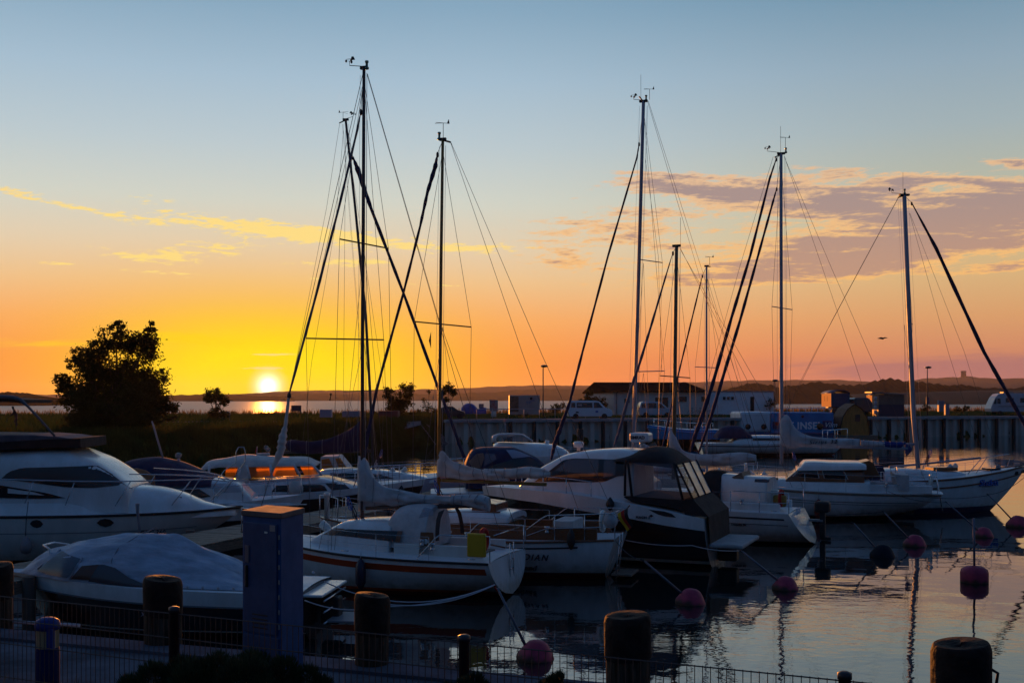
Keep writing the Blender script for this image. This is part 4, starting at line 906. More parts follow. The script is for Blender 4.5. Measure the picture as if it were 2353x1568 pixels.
MB().tube([K.p3(1,1640,830,0), K.p3(1,1650,930,0)], .05, 6).build('light_bracket', ALU, K.root)
K.rail('bow_rail', .3, .98, .5, posts=7, inset=.12)
# roof arch rail
for off in (.9, -.3):
    MB().tube([K.p3(1,1880,1210,off), K.p3(1,2060,900+40,off), K.p3(1,2165,870,off), K.p3(1,2170,770,off), K.p3(1,2190,725,off), K.p3(1,2240,725,off), K.p3(1,2255,780,off), K.p3(1,2250,860,off), K.p3(1,2000,1230,off)], .015, 5).build('bow_rail', STEEL, K.root)

# ================================================================ boat L: cabin cruiser with glowing windows
L_ = Boat('motor_cruiser', 'cabin cruiser with grey canvas roof and windows glowing orange from the sunset', False, (-11.2, 39.0), 5, 8.2, 2.9,
          [(0,1.1),(.5,1.15),(.8,1.35),(1,1.5)], ws=.9, tm=.45, rb=.9, zb=[(0,-.2),(.6,-.4),(1,-.1)], q=2.3, pb=2.2, flare=.2)
L_.hull(WHITE, BROWNHULL, lambda t: L_.zs(t)-.22)
lc = sorted(L_.tr(2, [(180,430),(900,400),(1100,440),(1225,470)]))
L_.crown('lower_cabin', WHITE, [(lc[0][0]-1.0, 1.6)] + lc + [(lc[-1][0]+.6, 1.35)], [(0,1.3),(6,1.15),(8.2,.5)], 1.1, p=5); ls = L_.last
for pl in ([(440,545),(470,490),(900,480),(930,500),(960,550)], [(930,470),(1090,465),(1160,520),(1010,550)]):
    L_.pane('lower_window', GLASS, L_.tr(2, pl, 1.2), ls, out=.015)
lr = sorted(L_.tr(2, [(-160,300),(-130,260),(0,238),(180,205),(300,208),(540,225),(760,228),(830,262),(870,283)]))
L_.crown('canvas_roof', CANVAS2, lr, 1.15, [(lr[0][0], lr[0][1]-.12), (lr[2][0], lr[2][1]-.25), (lr[-1][0], lr[-1][1]-.03)], p=2.5)
AMB = mat('sunset glow pane', (.42,.16,.02), .1, alpha=.55, spec=.9, translu=.55, var=.35, vscale=1.5)  # sunset orange seen through the panes is put into their colour
for pl in ([(230,420),(215,315),(410,300),(430,400)], [(440,405),(480,300),(630,295),(675,400)], [(740,395),(690,295),(800,290),(870,385)], [(10,410),(20,320),(130,315),(100,410)]):
    for off in (1.13, -1.13):
        v = [L_.p3(2, *q, off) for q in pl]; MB().add(v, [(0,1,2,3)]).build('window_pane', AMB, L_.root)
for (x0, y0), (x1, y1) in (((210,300),(240,425)),((425,295),(440,410)),((640,292),(700,400)),((800,285),(900,395)),((150,320),(130,430)),((-130,300),(-150,430))):
    for off in (1.12, -1.12): MB().tube([L_.p3(2,x0,y0,off), L_.p3(2,x1,y1,off)], .045, 6).build('window_post', WHITE, L_.root)
L_.solid('stern_curtain', CANVAS2, L_.tr(2, [(130,310),(215,310),(240,420),(110,440)], 1.1), 1.14, bevel=0)
MB().tube([L_.p3(2,300,205), L_.p3(2,420,200)], .06, 6).build('roof_hatch', CANVAS2, L_.root)
for k_, x in enumerate((385, 405)): MB().ball(L_.p3(2, x, 140+k_*20), .08).build('search_light', CLEARGLASS, L_.root)
MB().tube([L_.p3(2,300,210), L_.p3(2,305,130)], .015, 4).build('flag_staff', ALU, L_.root)
v = [L_.p3(2,*q) for q in ((285,180),(300,130),(312,150),(300,200))]; MB().add(v, [(0,1,2,3)]).build('flag', RED, L_.root)
L_.rail('bow_rail', .35, .98, .55, posts=8, inset=.12, mid=True)
MB().ball(L_.p3(2,660,520,1.5), (.25,.15,.3)).build('fender_basket', CANVAS2, L_.root)
L_.fender(.9, BLACK, -.1, .5, .1)

# ================================================================ small cruiser behind L
L2 = Boat('motor_cruiser', 'white cuddy boat with a small framed cabin window, beside the leaning dark mast', False, (-8.6, 47.5), 3, 6.6, 2.4,
          [(0,1.0),(.5,1.0),(1,1.2)], ws=.9, tm=.45, rb=1.0, zb=[(0,-.2),(1,-.1)], q=2.3, pb=2.2, flare=.2)
L2.hull(WHITE, None)
L2.crown('foredeck', WHITE, sorted(L2.tr(2, [(830,350),(960,345),(1200,350),(1500,372),(1640,405)])), [(0,1.1),(6,.3)], .95, p=2.6)
L2.solid('cabin', CANVAS2, L2.tr(2, [(880,360),(890,225),(1050,218),(1140,325),(1160,350)], .8), .85, bevel=.03)
for pl in ([(895,250),(965,240),(1010,330),(900,330)], [(1020,240),(1070,235),(1120,320),(1055,325)]):
    v = [L2.p3(2, *q, .88) for q in pl]; MB().add(v, [(0,1,2,3)]).build('window_pane', AMB, L2.root)
L2.rail('bow_rail', .4, .98, .45, posts=5, inset=.1)

# ================================================================ boat M: navy canopy runabout
M_ = Boat('motor_cruiser', 'white motorboat with a navy canopy and clear windows, half hidden by the cream sail bundle', True, (4.6, 44.8), 166, 6.9, 2.5,
          [(0,1.0),(.5,1.1),(1,1.3)], ws=.92, tm=.45, rb=1.0, zb=[(0,-.2),(1,-.1)], q=2.3, pb=2.2, flare=.3)
M_.root.location = (-2.9, 40.6, 0); M_.root.rotation_euler = (0, 0, R(4)); M_.O = Vector((-2.9,40.6,0)); M_.u = Vector((math.cos(R(4)), math.sin(R(4)), 0)); M_.p = Vector((-M_.u.y, M_.u.x, 0)); M_.near = -1
M_.hull(WHITE, None)
mc = sorted(M_.tr('a', [(600,1350),(650,1240),(700,1185),(900,1160),(1100,1162),(1200,1165),(1400,1250),(1480,1290),(1580,1380),(1640,1420)]))
M_.crown('canopy', NAVY, mc, 1.0, 1.15, p=4); ms = M_.last
M_.pane('canopy_window', mat('smoky vinyl warm', (.3,.2,.15), .12, alpha=.8, translu=.3), M_.tr('a', [(650,1340),(740,1245),(830,1235),(840,1290),(790,1420),(690,1425)], .95), ms, out=.012)
M_.pane('canopy_window', CLEARGLASS, M_.tr('a', [(850,1245),(960,1240),(990,1310),(830,1400)], .95), ms, out=.014)
M_.pane('canopy_window', MATS['milky vinyl'], M_.tr('a', [(1110,1200),(1140,1185),(1230,1190),(1430,1275),(1180,1300)], .9), ms, out=.016)
M_.pane('windscreen', GLASS, M_.tr('a', [(870,1400),(1200,1310),(1420,1290),(1560,1390),(1400,1440),(900,1440)], .95), ms, out=.018)
M_.crown('foredeck', WHITE, [(3.2,1.3),(4.2,1.45),(5.6,1.3),(6.7,1.2)], [(3,1.1),(6.8,.2)], 1.0, p=2.5)
M_.rail('bow_rail', .5, .98, .4, posts=5, inset=.1)

# ================================================================ boat N: sport cruiser near the far quay
N_ = Boat('motor_cruiser', 'white sport cruiser with radar arch, in front of the steel quay wall', False, (-1.2, 62.0), 2, 7.0, 2.7,
          [(0,1.0),(.5,1.25),(1,1.15)], ws=.92, tm=.45, rb=1.0, zb=[(0,-.2),(1,.5)], q=2.3, pb=2.2, flare=.3)
N_.hull(WHITE, None)
N_.crown('foredeck', WHITE, sorted(N_.tr('a', [(945,1130),(1000,1100),(1300,1105),(1500,1110),(1700,1130),(1800,1170),(1860,1210)])), [(0,1.3),(4,1.2),(7,.3)], .95, p=3.2)
for off in (1.1, -1.1):
    MB().tube([N_.p3('a',960,1105,off), N_.p3('a',955,1040,off), N_.p3('a',1010,1012,off*.95), N_.p3('a',1150,1003,off*.9), N_.p3('a',1300,1010,off*.9), N_.p3('a',1370,1050,off*.95), N_.p3('a',1430,1090,off)], [.14,.13,.08,.06,.06,.05,.05], 8).build('hardtop_frame', WHITE, N_.root)
q0, q1 = N_.p3('a',1000,1010), N_.p3('a',1330,1012); top_ = MB(); top_.add([(q0[0],1.0,q0[2]),(q0[0],-1.0,q0[2]),(q1[0],-1.0,q1[2]),(q1[0],1.0,q1[2])], [(0,1,2,3)]); o_ = top_.build('hardtop', WHITE, N_.root); o_.modifiers.new('t','SOLIDIFY').thickness = .08
v = [N_.p3('a',*q,1.0) for q in ((1090,1095),(1050,1040),(1280,1015),(1380,1060),(1420,1090))]; MB().add(v, [(0,1,2,3,4)]).build('windscreen', CLEARGLASS, N_.root)
for off in (0,):
    c0 = N_.p3('a',1090,835); MB().tube([c0, N_.p3('a',1095,1000)], .03, 5).build('signal_mast', ALU, N_.root)
    MB().box(c0, (.14,.14,.16)).build('signal_lamp', mat('pink lamp cap', (.7,.25,.22), .4), N_.root)
    for q in ((1030,1000),(1180,1000)): MB().tube([c0, N_.p3('a',*q,.4)], .012, 4).build('mast_stay', WIRE, N_.root)
MB().tube([N_.p3('a',1600,1140), N_.p3('a',1610,1080)], .12, 8).build('search_light', WHITE, N_.root)
N_.rail('bow_rail', .45, .98, .35, posts=5, inset=.1)
MB().box((2.5, 0, .5), (3.8, 2.0, .5)).build('swim_step', GREY, N_.root)

# ================================================================ boat O: tarpaulined speedboat in the foreground
O_ = Boat('speedboat', 'black and white speedboat under a pale grey tarpaulin with side windows', True, (-3.62, 21.0), 173.5, 5.95, 2.2,
          [(0,.86),(.4,.9),(.8,1.0),(1,1.04)], group='boats moored in the harbour', ws=.95, tm=.4, rb=.9, rs=-.1, zb=[(0,-.2),(.6,-.35),(1,-.05)], q=2.4, pb=2.2, flare=.35)
O_.hull(WHITE, BLACKHULL, lambda t: O_.zs(t)-.26, transom=BLACKHULL)
O_.stripe('rub_strip', GREY, lambda t: O_.zs(t)-.28, lambda t: O_.zs(t)-.25, out=.02)
O_.stripe('white_line', WHITE, lambda t: .14, lambda t: .165, out=.006)
oc = sorted(O_.tr(6, [(2500,700),(2210,460),(1900,340),(1590,215),(1400,190),(1280,188),(1100,205),(800,255),(520,325),(440,355),(300,470),(220,545),(80,610)]))
O_.crown('tarpaulin', SHEETC, oc, [(oc[0][0],.93),(3.2,.95),(4.5,.8),(oc[-1][0],.12)], [(0,.87),(3,.93),(5.9,1.04)], p=[(0,1.15),(1.8,1.2),(3.0,1.5),(4.0,2.1),(6,2.2)], n=60, k=14, fold=.085); os_ = O_.last
SM = mat('smoked side vinyl', (.05,.05,.06), .1, spec=.7)
O_.pane('side_window', SM, O_.tr(6, [(820,630),(880,485),(940,480),(1060,510),(1200,590),(1350,650),(1350,680),(1000,655)], .85), os_, out=.02, nc=20)
O_.pane('side_window', mat('amber brown vinyl', (.09,.04,.03), .15), O_.tr(6, [(650,610),(740,495),(900,480),(830,620)], .85), os_, out=.024)
O_.pane('front_window', mat('dim clear vinyl', (.08,.1,.13), .06, alpha=.75, spec=.8), O_.tr(6, [(270,555),(470,375),(620,410),(720,430),(640,600),(400,580)], .8), os_, out=.022)
for (x0, y0), (x1, y1) in (((440,370),(270,540)), ((740,420),(650,610))):
    p0, p1 = O_.pt(*Z(6,[(x0,y0)])[0], .8), O_.pt(*Z(6,[(x1,y1)])[0], .8)
    MB().tube([(p0[0], O_.near*(os_(*p0)+.03), p0[1]), (p1[0], O_.near*(os_(*p1)+.03), p1[1])], .018, 5).build('windscreen_frame', ALU, O_.root)
sh = O_.p3(6,1040,570,.0)
for sx in (0, .0): MB().tube([O_.p3(6,1285,180), O_.p3(6,1275,100), O_.p3(6,1265,0), O_.p3(6,1262,-80)], [.03,.022,.03,.04], 7).build('stern_light_pole', ALU, O_.root)
se = MB()
for k_, (y0, y1) in enumerate((((.0),(.0)),)):
    pass
sm_ = [(s, O_.near*(os_(s, z)+.006), z) for s, z in O_.tr(6, [(1290,180),(1180,240),(1080,330),(1060,430),(1090,560)], .6)]
MB().tube(sm_, .01, 4).build('tarpaulin_seam', GREY, O_.root)
for y_ in (-1, 1):
    for k_ in range(9): x = .35+k_*.28; MB().ball((x, y_*(O_.hp(x/O_.L, O_.zs(x/O_.L))[1]*.96), O_.zs(x/O_.L)+.07), (.03,.015,.03), 6, 4).build('tarpaulin_hook', ROPEW, O_.root)
tr_ = [(-.32, .46), (-.5, .2)]
MB().box((-.12, 0, .8), (.5, 1.7, .05)).build('stern_deck', WHITE, O_.root, .02)
MB().box((-.62, O_.near*.1, .3), (.55, .9, .04)).build('swim_platform', GREY, O_.root, .01)
MB().box((-.3, 0, .42), (.35, .3, .5)).build('stern_drive', BLACK, O_.root, .04)
for k_ in range(3): MB().tube([(-.36, -.75, .7-.2*k_), (-.36, .75, .7-.2*k_)], .02, 5).build('stern_rail', STEEL, O_.root)
text('lettering', 'X', .1, ALU, O_.root, (2.9, O_.near*(O_.hp(.5,.45)[1]+.03), .42), (R(80), 0, R(172)), extr=.01)
rail_ = MB().tube([(4.9,-.35,1.0),(5.0,-.35,1.5),(5.2,-.2,1.55),(5.2,.2,1.55),(5.0,.35,1.5),(4.9,.35,1.0)], .02, 6).build('bow_rail', WHITE, O_.root)

# ================================================================ boats by the far quay
Fb = Boat('fishing_boat', 'bright blue open fishing boat at the quay, behind the bronze mast', True, (19.0, 104.5), 178, 6.6, 2.8,
          [(0,1.45),(.5,1.5),(1,1.9)], ws=.6, tm=.45, rb=1.0, zb=[(0,-.2),(1,-.1)], q=2.4)
BLUEP = mat('bright blue paint', (.015,.26,.62), .45, var=.2, vscale=1)
BLUEP.node_tree.nodes['Principled BSDF'].inputs['Roughness'].default_value = .45
Fb.hull(BLUEP, BLACKHULL, lambda t: .6); Fb.rubrail(BLUEP, -.25, .08)
MB().box((1.6, 0, 1.5), (1.2, 1.2, .5)).build('engine_box', BLUEP, Fb.root, .05)
Fb.rail('guard_rail', .1, .9, .6, r=.03, posts=6, inset=.2)
Sb = Boat('sailboat', 'low white boat with bow rail in front of the blue and white ship', False, (14.0, 86.0), 2, 11.5, 3.0,
          [(0,.95),(.5,.95),(1,1.3)], ws=.7, tm=.45, rb=1.3, rs=.4, zb=[(0,0),(1,-.1)], q=2.2)
Sb.hull(WHITE, BROWNHULL, lambda t: .2); Sb.stripe('dark_line', BLACK, lambda t: Sb.zs(t)-.24, lambda t: Sb.zs(t)-.16)
Sb.crown('cabin_top', WHITE, [(2.5,1.1),(3.5,1.5),(7.5,1.45),(9.5,1.1)], .9, .95, p=4); Sb.pane('cabin_window', GLASS, [(4,1.15),(4,1.35),(7,1.33),(7.5,1.15)], Sb.last)
Sb.rail('pulpit', .85, .999, .7, r=.03, posts=3, closed=True); Sb.crown('boat_cover', NAVY, [(1.4,1.6),(1.9,2.15),(3.2,2.2),(4.0,1.6)], .9, 1.3, p=2)
sp_ = empty('passenger_ship', (26.9, 121.5, 0), R(0), 'blue and white ship lettered E INSEL moored along the steel quay', 'ship', 'boats moored in the harbour')
def bxp(name, m, k, x0, y0, x1, y1, d, depth, parent, root, bev=0.03):
    (a, b_), (c, e) = Z(k, [(x0, y0), (x1, y1)]); P0, P1 = at(a, b_, d), at(c, e, d); r = root.location
    return MB().box(((P0.x+P1.x)/2-r.x, d+depth/2-r.y, (P0.z+P1.z)/2-r.z), (abs(P1.x-P0.x), depth, abs(P0.z-P1.z))).build(name, m, parent, bev)
SHIPB = mat('ship blue paint', (.015,.24,.55), .6, vscale=.6, c2=(.012,.17,.42), spec=.3)
SHIPW = mat('ship white paint', (.62,.66,.7), .5, var=.2, vscale=.7)
bxp('hull', SHIPB, 'c', 575, 985, 1595, 1420, 119, 5.5, sp_, sp_, .08)
bxp('bow_house', SHIPW, 'c', 65, 975, 572, 1310, 119, 5.5, sp_, sp_, .25)
bxp('lower_hull', mat('deep blue paint', (.01,.07,.2), .5), 'c', -60, 1308, 1600, 1440, 118.9, 5.3, sp_, sp_, .1)
bxp('rub_rail', mat('ship rail blue', (.01,.05,.14), .5), 'c', 575, 1325, 1610, 1342, 118.8, .2, sp_, sp_, 0)
for x in (192, 452, 1085): 
    c = at(*Z('c',[(x,1215 if x < 1000 else 1050)])[0], 119); r_ = 1.2 if x < 1000 else .6
    MB().lathe([(.001,0),(.2*r_,0),(.24*r_,.03),(.24*r_,.06),(.001,.06)], (c.x-26.9, -2.56+.0, c.z), 14, (0,-1,0)).build('porthole', BLACK, sp_)
c = at(*Z('c',[(1365,1210)])[0], 119); MB().lathe([(.001,0),(.28,0),(.34,.05),(.34,.09),(.001,.09)], (c.x-26.9, -2.58, c.z), 16, (0,-1,0)).build('porthole', mat('bronze glass', (.05,.03,.01), .2), sp_)
LW = mat('pale lettering', (.75,.82,.88), .6)
c = at(*Z('c',[(860,1252)])[0], 119); text('lettering', 'NE INSEL', 1.02*.98, LW, sp_, (c.x-26.9-.8, -2.53, c.z), (R(90),0,0), extr=.01, bold=.035, spacing=1.08)
lb_ = bxp('logo_board', mat('logo navy', (.01,.025,.12), .4), 'c', 1415, 1120, 1565, 1250, 118.95, .06, sp_, sp_, 0)
c = at(*Z('c',[(1435,1225)])[0], 118.9); text('lettering', 'Vilm', .75, LW, lb_, (c.x-26.9, -2.62, c.z), (R(90),0,0), shear=.35)
lb_ = bxp('logo_board', MATS['logo navy'], 'c', 598, 1135, 690, 1255, 118.95, .06, sp_, sp_, 0)
c = at(*Z('c',[(668,1168)])[0], 118.9); MB().lathe([(.001,0),(.2,0),(.2,.02),(.001,.02)], (c.x-26.9, -2.61, c.z), 14, (0,-1,0)).build('logo_disc', RED, lb_)
for x in range(640, 1560, 100):
    a, c = at(*Z('c',[(x,985)])[0], 119.2), at(*Z('c',[(x,915)])[0], 119.2); MB().tube([(a.x-26.9, -2.2, a.z), (c.x-26.9, -2.2, c.z)], .03, 4).build('stanchion', SHIPW, sp_)
a, c = at(*Z('c',[(580,915)])[0], 119.2), at(*Z('c',[(1570,915)])[0], 119.2); MB().tube([(a.x-26.9,-2.2,a.z),(c.x-26.9,-2.2,c.z)], .035, 4).build('guard_rail', SHIPW, sp_)
# arched wooden hut on a float
hp_ = at(*Z('c',[(1885,1365)])[0], 121); hut = empty('floating_hut', (hp_.x, 121, 0), 0, 'yellow arched wooden hut on a float against the quay wall', 'hut')
pr_ = [(x, y) for x, y in ((-1.55,0),(-1.5,.9),(-1.25,1.9),(-.75,2.7),(0,3.2),(.75,2.7),(1.25,1.9),(1.5,.9),(1.55,0))]
MB().prism([(x*.97, z+.45) for x, z in pr_], -1.2, 2.2).build('wall', mat('yellow boards', (.52,.21,.045), .7, var=.3, vscale=3, stretch=(4,1,.6)), hut)
rows = [[(x*1.04, y, z*1.04+.45) for x, z in pr_] for y in (-1.3, 2.3)]; o_ = MB().grid(rows, False).build('roof', mat('brown shingles', (.06,.03,.02), .8, var=.3), hut); o_.modifiers.new('t','SOLIDIFY').thickness = .1
MB().box((.3,-1.23,2.25), (.5,.06,.75)).build('window', mat('brown frame', (.05,.03,.03), .6), hut); MB().box((0,.5,.2), (4.6,4.2,.5)).build('float', TEAK2, hut)
# ================================================================ land across the harbour
def frontline(x):
    return interp([(-200,40),(-60,42),(-34,45),(-22.5,50),(-20.2,54),(-17.8,60),(-15.4,70),(-12.2,85),(-9.8,100),(-6.7,108.6),(-6,109),(58.5,131.5),(250,196)], x)
def backline(x): return interp([(-300,150),(-40,150),(-10,166),(10,180),(60,200),(300,260)], x)
def gz(x, y):
    f, b_ = frontline(x), backline(x); wf = 11 if x < -8.5 else (3 if x < -6.4 else .25)
    if x >= -6.4: f += .5
    a = max(0, min(1, (y-f)/wf)); c = max(0, min(1, (b_-y)/5)); a = a*a*(3-2*a) if wf > 1 else a
    h = 2.15*min(a, c)
    if a > .05 and c > .05: h += .12*mnoise.noise(Vector((x*.15, y*.15, 0)))*(1 if x < -8 else .3)
    return h-.25 if h < .05 else h
xs = [-300,-240,-190,-150,-120,-100,-85] + [-75+.9*i for i in range(90)] + [6+2.5*i for i in range(46)] + [130,160,200,260]
ys = [36+1.2*i for i in range(90)] + [144+1.6*i for i in range(60)] + [245,265]
rows = [[(x, y, gz(x, y)) for y in ys] for x in xs]
GR = mat('rough grass ground', (.06,.07,.02), 1.0, spec=0, var=.6, vscale=.5, c2=(.03,.03,.014), bump=.2, bscale=2)
g = MB().grid(rows).build('ground', GR, fixn=False); tag(g, kind='structure')
# gravel lane and concrete apron along the quay
apron = MB().grid([[(x, frontline(x)+a, gz(x, frontline(x)+a)+.03) for a in (.9, 3, 6, 9, 12)] for x in [-6.2+2*i for i in range(70)]])
tag(apron.build('quay_apron', mat('old concrete', (.11,.105,.105), 1.0, spec=0, var=.35, vscale=.6, c2=(.08,.075,.07)), fixn=False), kind='structure')
lane = MB().grid([[(x, 98+a+.25*(x+40), gz(x, 98+a+.25*(x+40))+.05) for a in (0,1.5,3)] for x in [-34+1.5*i for i in range(20)]])
tag(lane.build('gravel_path', mat('pale gravel', (.2,.17,.17), 1.0, spec=0, var=.2), fixn=False), kind='structure')

# steel quay wall
qa, qb = Vector((-6.4,108.9,0)), Vector((72,136.2,0)); qd = (qb-qa).normalized(); qn = Vector((qd.y,-qd.x,0)); ql = (qb-qa).length
q = empty('quay_wall', qa, 0, 'steel sheet pile quay wall with concrete edge and dark timber fenders', 'quay wall')
mb = MB(); P = []; s = 0; k = 0
while s < ql:
    P += [(s, 0), (s+.42, 0), (s+.6, .32), (s+1.02, .32)]; s += 1.2
rows = [[tuple(qd*s_+qn*(o_-.1)+Vector((0,0,z))) for z in (-.4,.5,1.3,2.0)] for s_, o_ in P]
SP = mat('sheet piling', (.6,.57,.5), .8, spec=.2, vscale=.8, c2=(.42,.39,.34), stretch=(1,1,.35))
mb.grid(rows, False).build('sheet_piling', SP, q)
rz_ = math.atan2(qd.y, qd.x)
mb = MB(); mb.box(tuple(qd*(ql/2)-qn*.05+Vector((0,0,2.13))), (ql,.95,.3), rz_); mb.build('coping', mat('coping concrete', (.34,.34,.35), .9, spec=.2, var=.25, vscale=1), q)
s = 6.5
while s < ql:
    MB().box(tuple(qd*s+qn*.36+Vector((0,0,.95))), (.3,.3,2.2), rz_).build('timber_fender', BLACK, q); s += 2.45
rn = random.Random(4); RU = mat('rust stain', (.12,.045,.015), .9, var=.5, vscale=5)
mb = MB()
for i in range(60):
    s = .2+1.2*rn.randrange(int(ql/1.2)); h = rn.uniform(.2,.8); w_ = rn.uniform(.05,.14); o = qd*s - qn*.093 + qd*rn.uniform(0,.3)
    mb.add([tuple(o+Vector((0,0,.2))), tuple(o+qd*w_+Vector((0,0,.2))), tuple(o+qd*w_*.7+Vector((0,0,.3+h))), tuple(o+qd*.02+Vector((0,0,.25+h*.7)))], [(0,1,2,3)])
mb.build('rust_streaks', RU, q)
pl = MB().lathe([(.22,-1),(.22,2.0),(.2,2.05),(.02,2.06)], (0,0,0), 12).build('mooring_pile', mat('pile wood far', (.05,.04,.035), .9)); pl.location = at(1704.5, 1000, 96).to_2d().to_3d(); tag(pl, 'lone dark pile in the water right of the white sport cruiser', 'pile', 'mooring piles')
pl.location = (at(1333, 1000, 84).x, 84, 0)

# ---------------------------------------------------------------- foliage
def cards(n, sampler, size, rg, flat=0.0):
    """n small leaf faces placed by sampler(rg)"""
    vs = []; fs = []
    for i in range(n):
        p = sampler(rg)
        if p is None: continue
        s_ = size*rg.uniform(.5,1.3); a = Vector((rg.gauss(0,1), rg.gauss(0,1), rg.gauss(0,1)*(1-flat))).normalized(); b_ = a.orthogonal().normalized(); b_ = Matrix.Rotation(rg.uniform(0,6.28), 3, a) @ b_; c = a.cross(b_)
        o = len(vs); vs += [p-b_*s_, p+c*s_*.45, p+b_*s_, p-c*s_*.45]; fs.append((o,o+1,o+2,o+3))
    return vs, fs
LEAFD = mat('dark leaves', (.05,.05,.014), .8, var=.5, vscale=.8, spec=.1, translu=.12)
LEAFM = mat('green leaves', (.035,.055,.014), .8, var=.5, vscale=1.5, spec=.1, translu=.18)
BARK = mat('bark', (.05,.035,.025), .9)
def tree(name, label, px, d, clumps, nleaf, size, cat='tree', trunk=True, seed=1, m=None, group='trees on the far bank', sink=0.0):
    """clumps: (x, y, r) readings on the sketch grid at distance d"""
    rg = random.Random(seed); base = at(px, 0, d); zb_ = gz(base.x, d)-sink
    t = empty(name, (base.x, d, zb_), 0, label, cat, group)
    C = []
    for (x, y, r) in clumps:
        p = at(x, y, d); rr = r*d/F
        C.append((Vector((p.x-base.x, rg.uniform(-.35,.35)*rr, p.z-zb_)), rr))
    W = [c[1]**2 for c in C]; tot = sum(W); vs = []; fs = []
    for c, rr in C:
        n = int(nleaf*rr*rr/tot)
        sub = [(c + Vector((rg.gauss(0,1), rg.gauss(0,1), rg.gauss(0,1))).normalized()*rr*rg.uniform(.2,.95), rr*rg.uniform(.18,.4)) for _ in range(16)]
        def smp(r_):
            q_, s_ = r_.choice(sub); v_ = Vector((r_.gauss(0,1), r_.gauss(0,1), r_.gauss(0,.8))); return q_ + v_*s_*.72
        a, b_ = cards(n, smp, size, rg); o = len(vs); vs += a; fs += [tuple(i+o for i in f) for f in b_]
    mb = MB(); mb.v = [tuple(v) for v in vs]; mb.f = fs; mb.sm = [False]*len(fs); mb.build('crown', m or LEAFD, t, fixn=False)
    if trunk:
        mb = MB(); top = max(c[0].z for c in C)
        for c, rr in C:
            mb.tube([(0,0,-.1), (c.x*.25, c.y*.25, c.z*.4), tuple(c)], [max(.04,rr*.12), max(.03,rr*.08), .02], 5)
        mb.build('trunk', BARK, t)
    return t
big = [(190,950,60),(260,950,80),(330,950,60),(150,880,22),(200,860,48),(260,850,62),(320,860,52),(345,905,45),(370,930,26),(210,905,60),(290,910,70),
       (250,795,38),(300,790,36),(330,800,34),(205,812,32),(172,822,22),(268,762,22),(345,760,16),(345,790,24),(270,742,10),(350,742,8),(378,868,12),(142,868,14),(160,905,26),(230,1000,60),(310,1000,60),(385,935,22),(398,940,12),(170,975,30),(404,958,6),(392,962,7),(408,930,5),(131,862,7),(138,895,8),(236,800,9),(285,748,8),(352,757,7),(372,850,8),(160,842,8)]
tree('willow_tree', 'broad dark bushy tree standing alone on the grassy bank at the left', 262, 70, big, 52000, .11, seed=2)
tree('small_tree', 'small round tree with forked trunk beside a white board near the sun', 497, 112, [(495,910,20),(478,913,14),(512,917,16),(497,902,10),(524,922,6),(488,955,17),(518,953,15),(498,938,9)], 3200, .13, seed=3)
tree('broadleaf_tree', 'double-crowned tree between the dark mast and the golden mast', 915, 118, [(895,905,17),(935,903,21),(915,925,22),(900,930,16),(932,928,16),(945,893,12),(887,895,9),(912,950,22),(880,955,14),(945,955,14)], 5200, .14, seed=4)
tree('broadleaf_tree', 'small tree right beside the golden mast', 1028, 122, [(1030,892,12),(1018,900,11),(1042,902,9),(1024,918,8)], 1800, .13, seed=5)
tree('bare_shrub', 'thin half bare shrub left of the golden mast', 985, 120, [(982,935,14),(985,900,8),(990,950,16),(975,920,8),(1000,945,12)], 700, .1, seed=6, cat='shrub')
tree('round_bush', 'round dark bush in front of the gable of the low building', 1355, 150, [(1350,918,18),(1372,922,18),(1335,928,12),(1360,935,22),(1385,932,12),(1355,905,10)], 4200, .14, seed=7, cat='bush')
tree('bush', 'loose bush behind the white van', 1282, 150, [(1280,935,12),(1270,940,10),(1292,932,8)], 900, .12, seed=8, cat='bush', trunk=False)
for i, (x, y, r, lb) in enumerate([(960,948,10,'low scrub right of the double-crowned tree'),(860,950,7,'low scrub at the left foot of the double-crowned tree'),(540,950,6,'tiny bush right of the small round tree'),(700,952,7,'tiny bush by the dark information board'),
        (2127,935,9,'tall weed clump left of the right-hand lamp post'),(2200,940,8,'leafy weeds between the grey posts and the motorhome'),(1770,925,12,'dark shrub growing against the white flat building'),(2218,937,7,'pointed weed tuft close to the motorhome')]):
    tree('shrub', lb, x, 150 if x < 1400 else (165 if x > 2000 else 152), [(x-3,y+3,r),(x+5,y,r*.7),(x-1,y-r*.6,r*.5)], 420, .11, seed=30+i, cat='shrub', trunk=False, group='shrubs on the far bank')

# reeds and rough grass: stuff
def reeds(name, n, place, h, m, seed, wid=.02):
    rg = random.Random(seed); vs = []; fs = []
    for i in range(n):
        p = place(rg)
        if p is None: continue
        hh = h*rg.uniform(.4,1.25); a = rg.uniform(0,6.28); lean = Vector((math.cos(a), math.sin(a), 0))*hh*rg.uniform(.05,.35); w_ = Vector((rg.uniform(.6,1), rg.uniform(-.5,.5), 0))*wid*rg.uniform(.6,1.6)
        o = len(vs); vs += [p-w_, p+w_, p+lean*.4+w_*.7+Vector((0,0,hh*.6)), p+lean+Vector((0,0,hh)), p+lean*.4-w_*.7+Vector((0,0,hh*.6))]; fs.append((o,o+1,o+2,o+3,o+4))
    mb = MB(); mb.v = [tuple(v) for v in vs]; mb.f = fs; mb.sm = [False]*len(fs); o = mb.build(name, m, fixn=False); return tag(o, kind='stuff')
REED = mat('reed green', (.045,.05,.014), .85, var=.5, vscale=.4, spec=.1, translu=.2); DRY = mat('dry seed heads', (.13,.09,.04), .9, var=.4, spec=.1, translu=.4)
def pl_front(rg):
    x = -40+33.5*rg.random(); y = frontline(x)+rg.random()**1.6*14; return Vector((x, y, max(-.1, gz(x, y))))
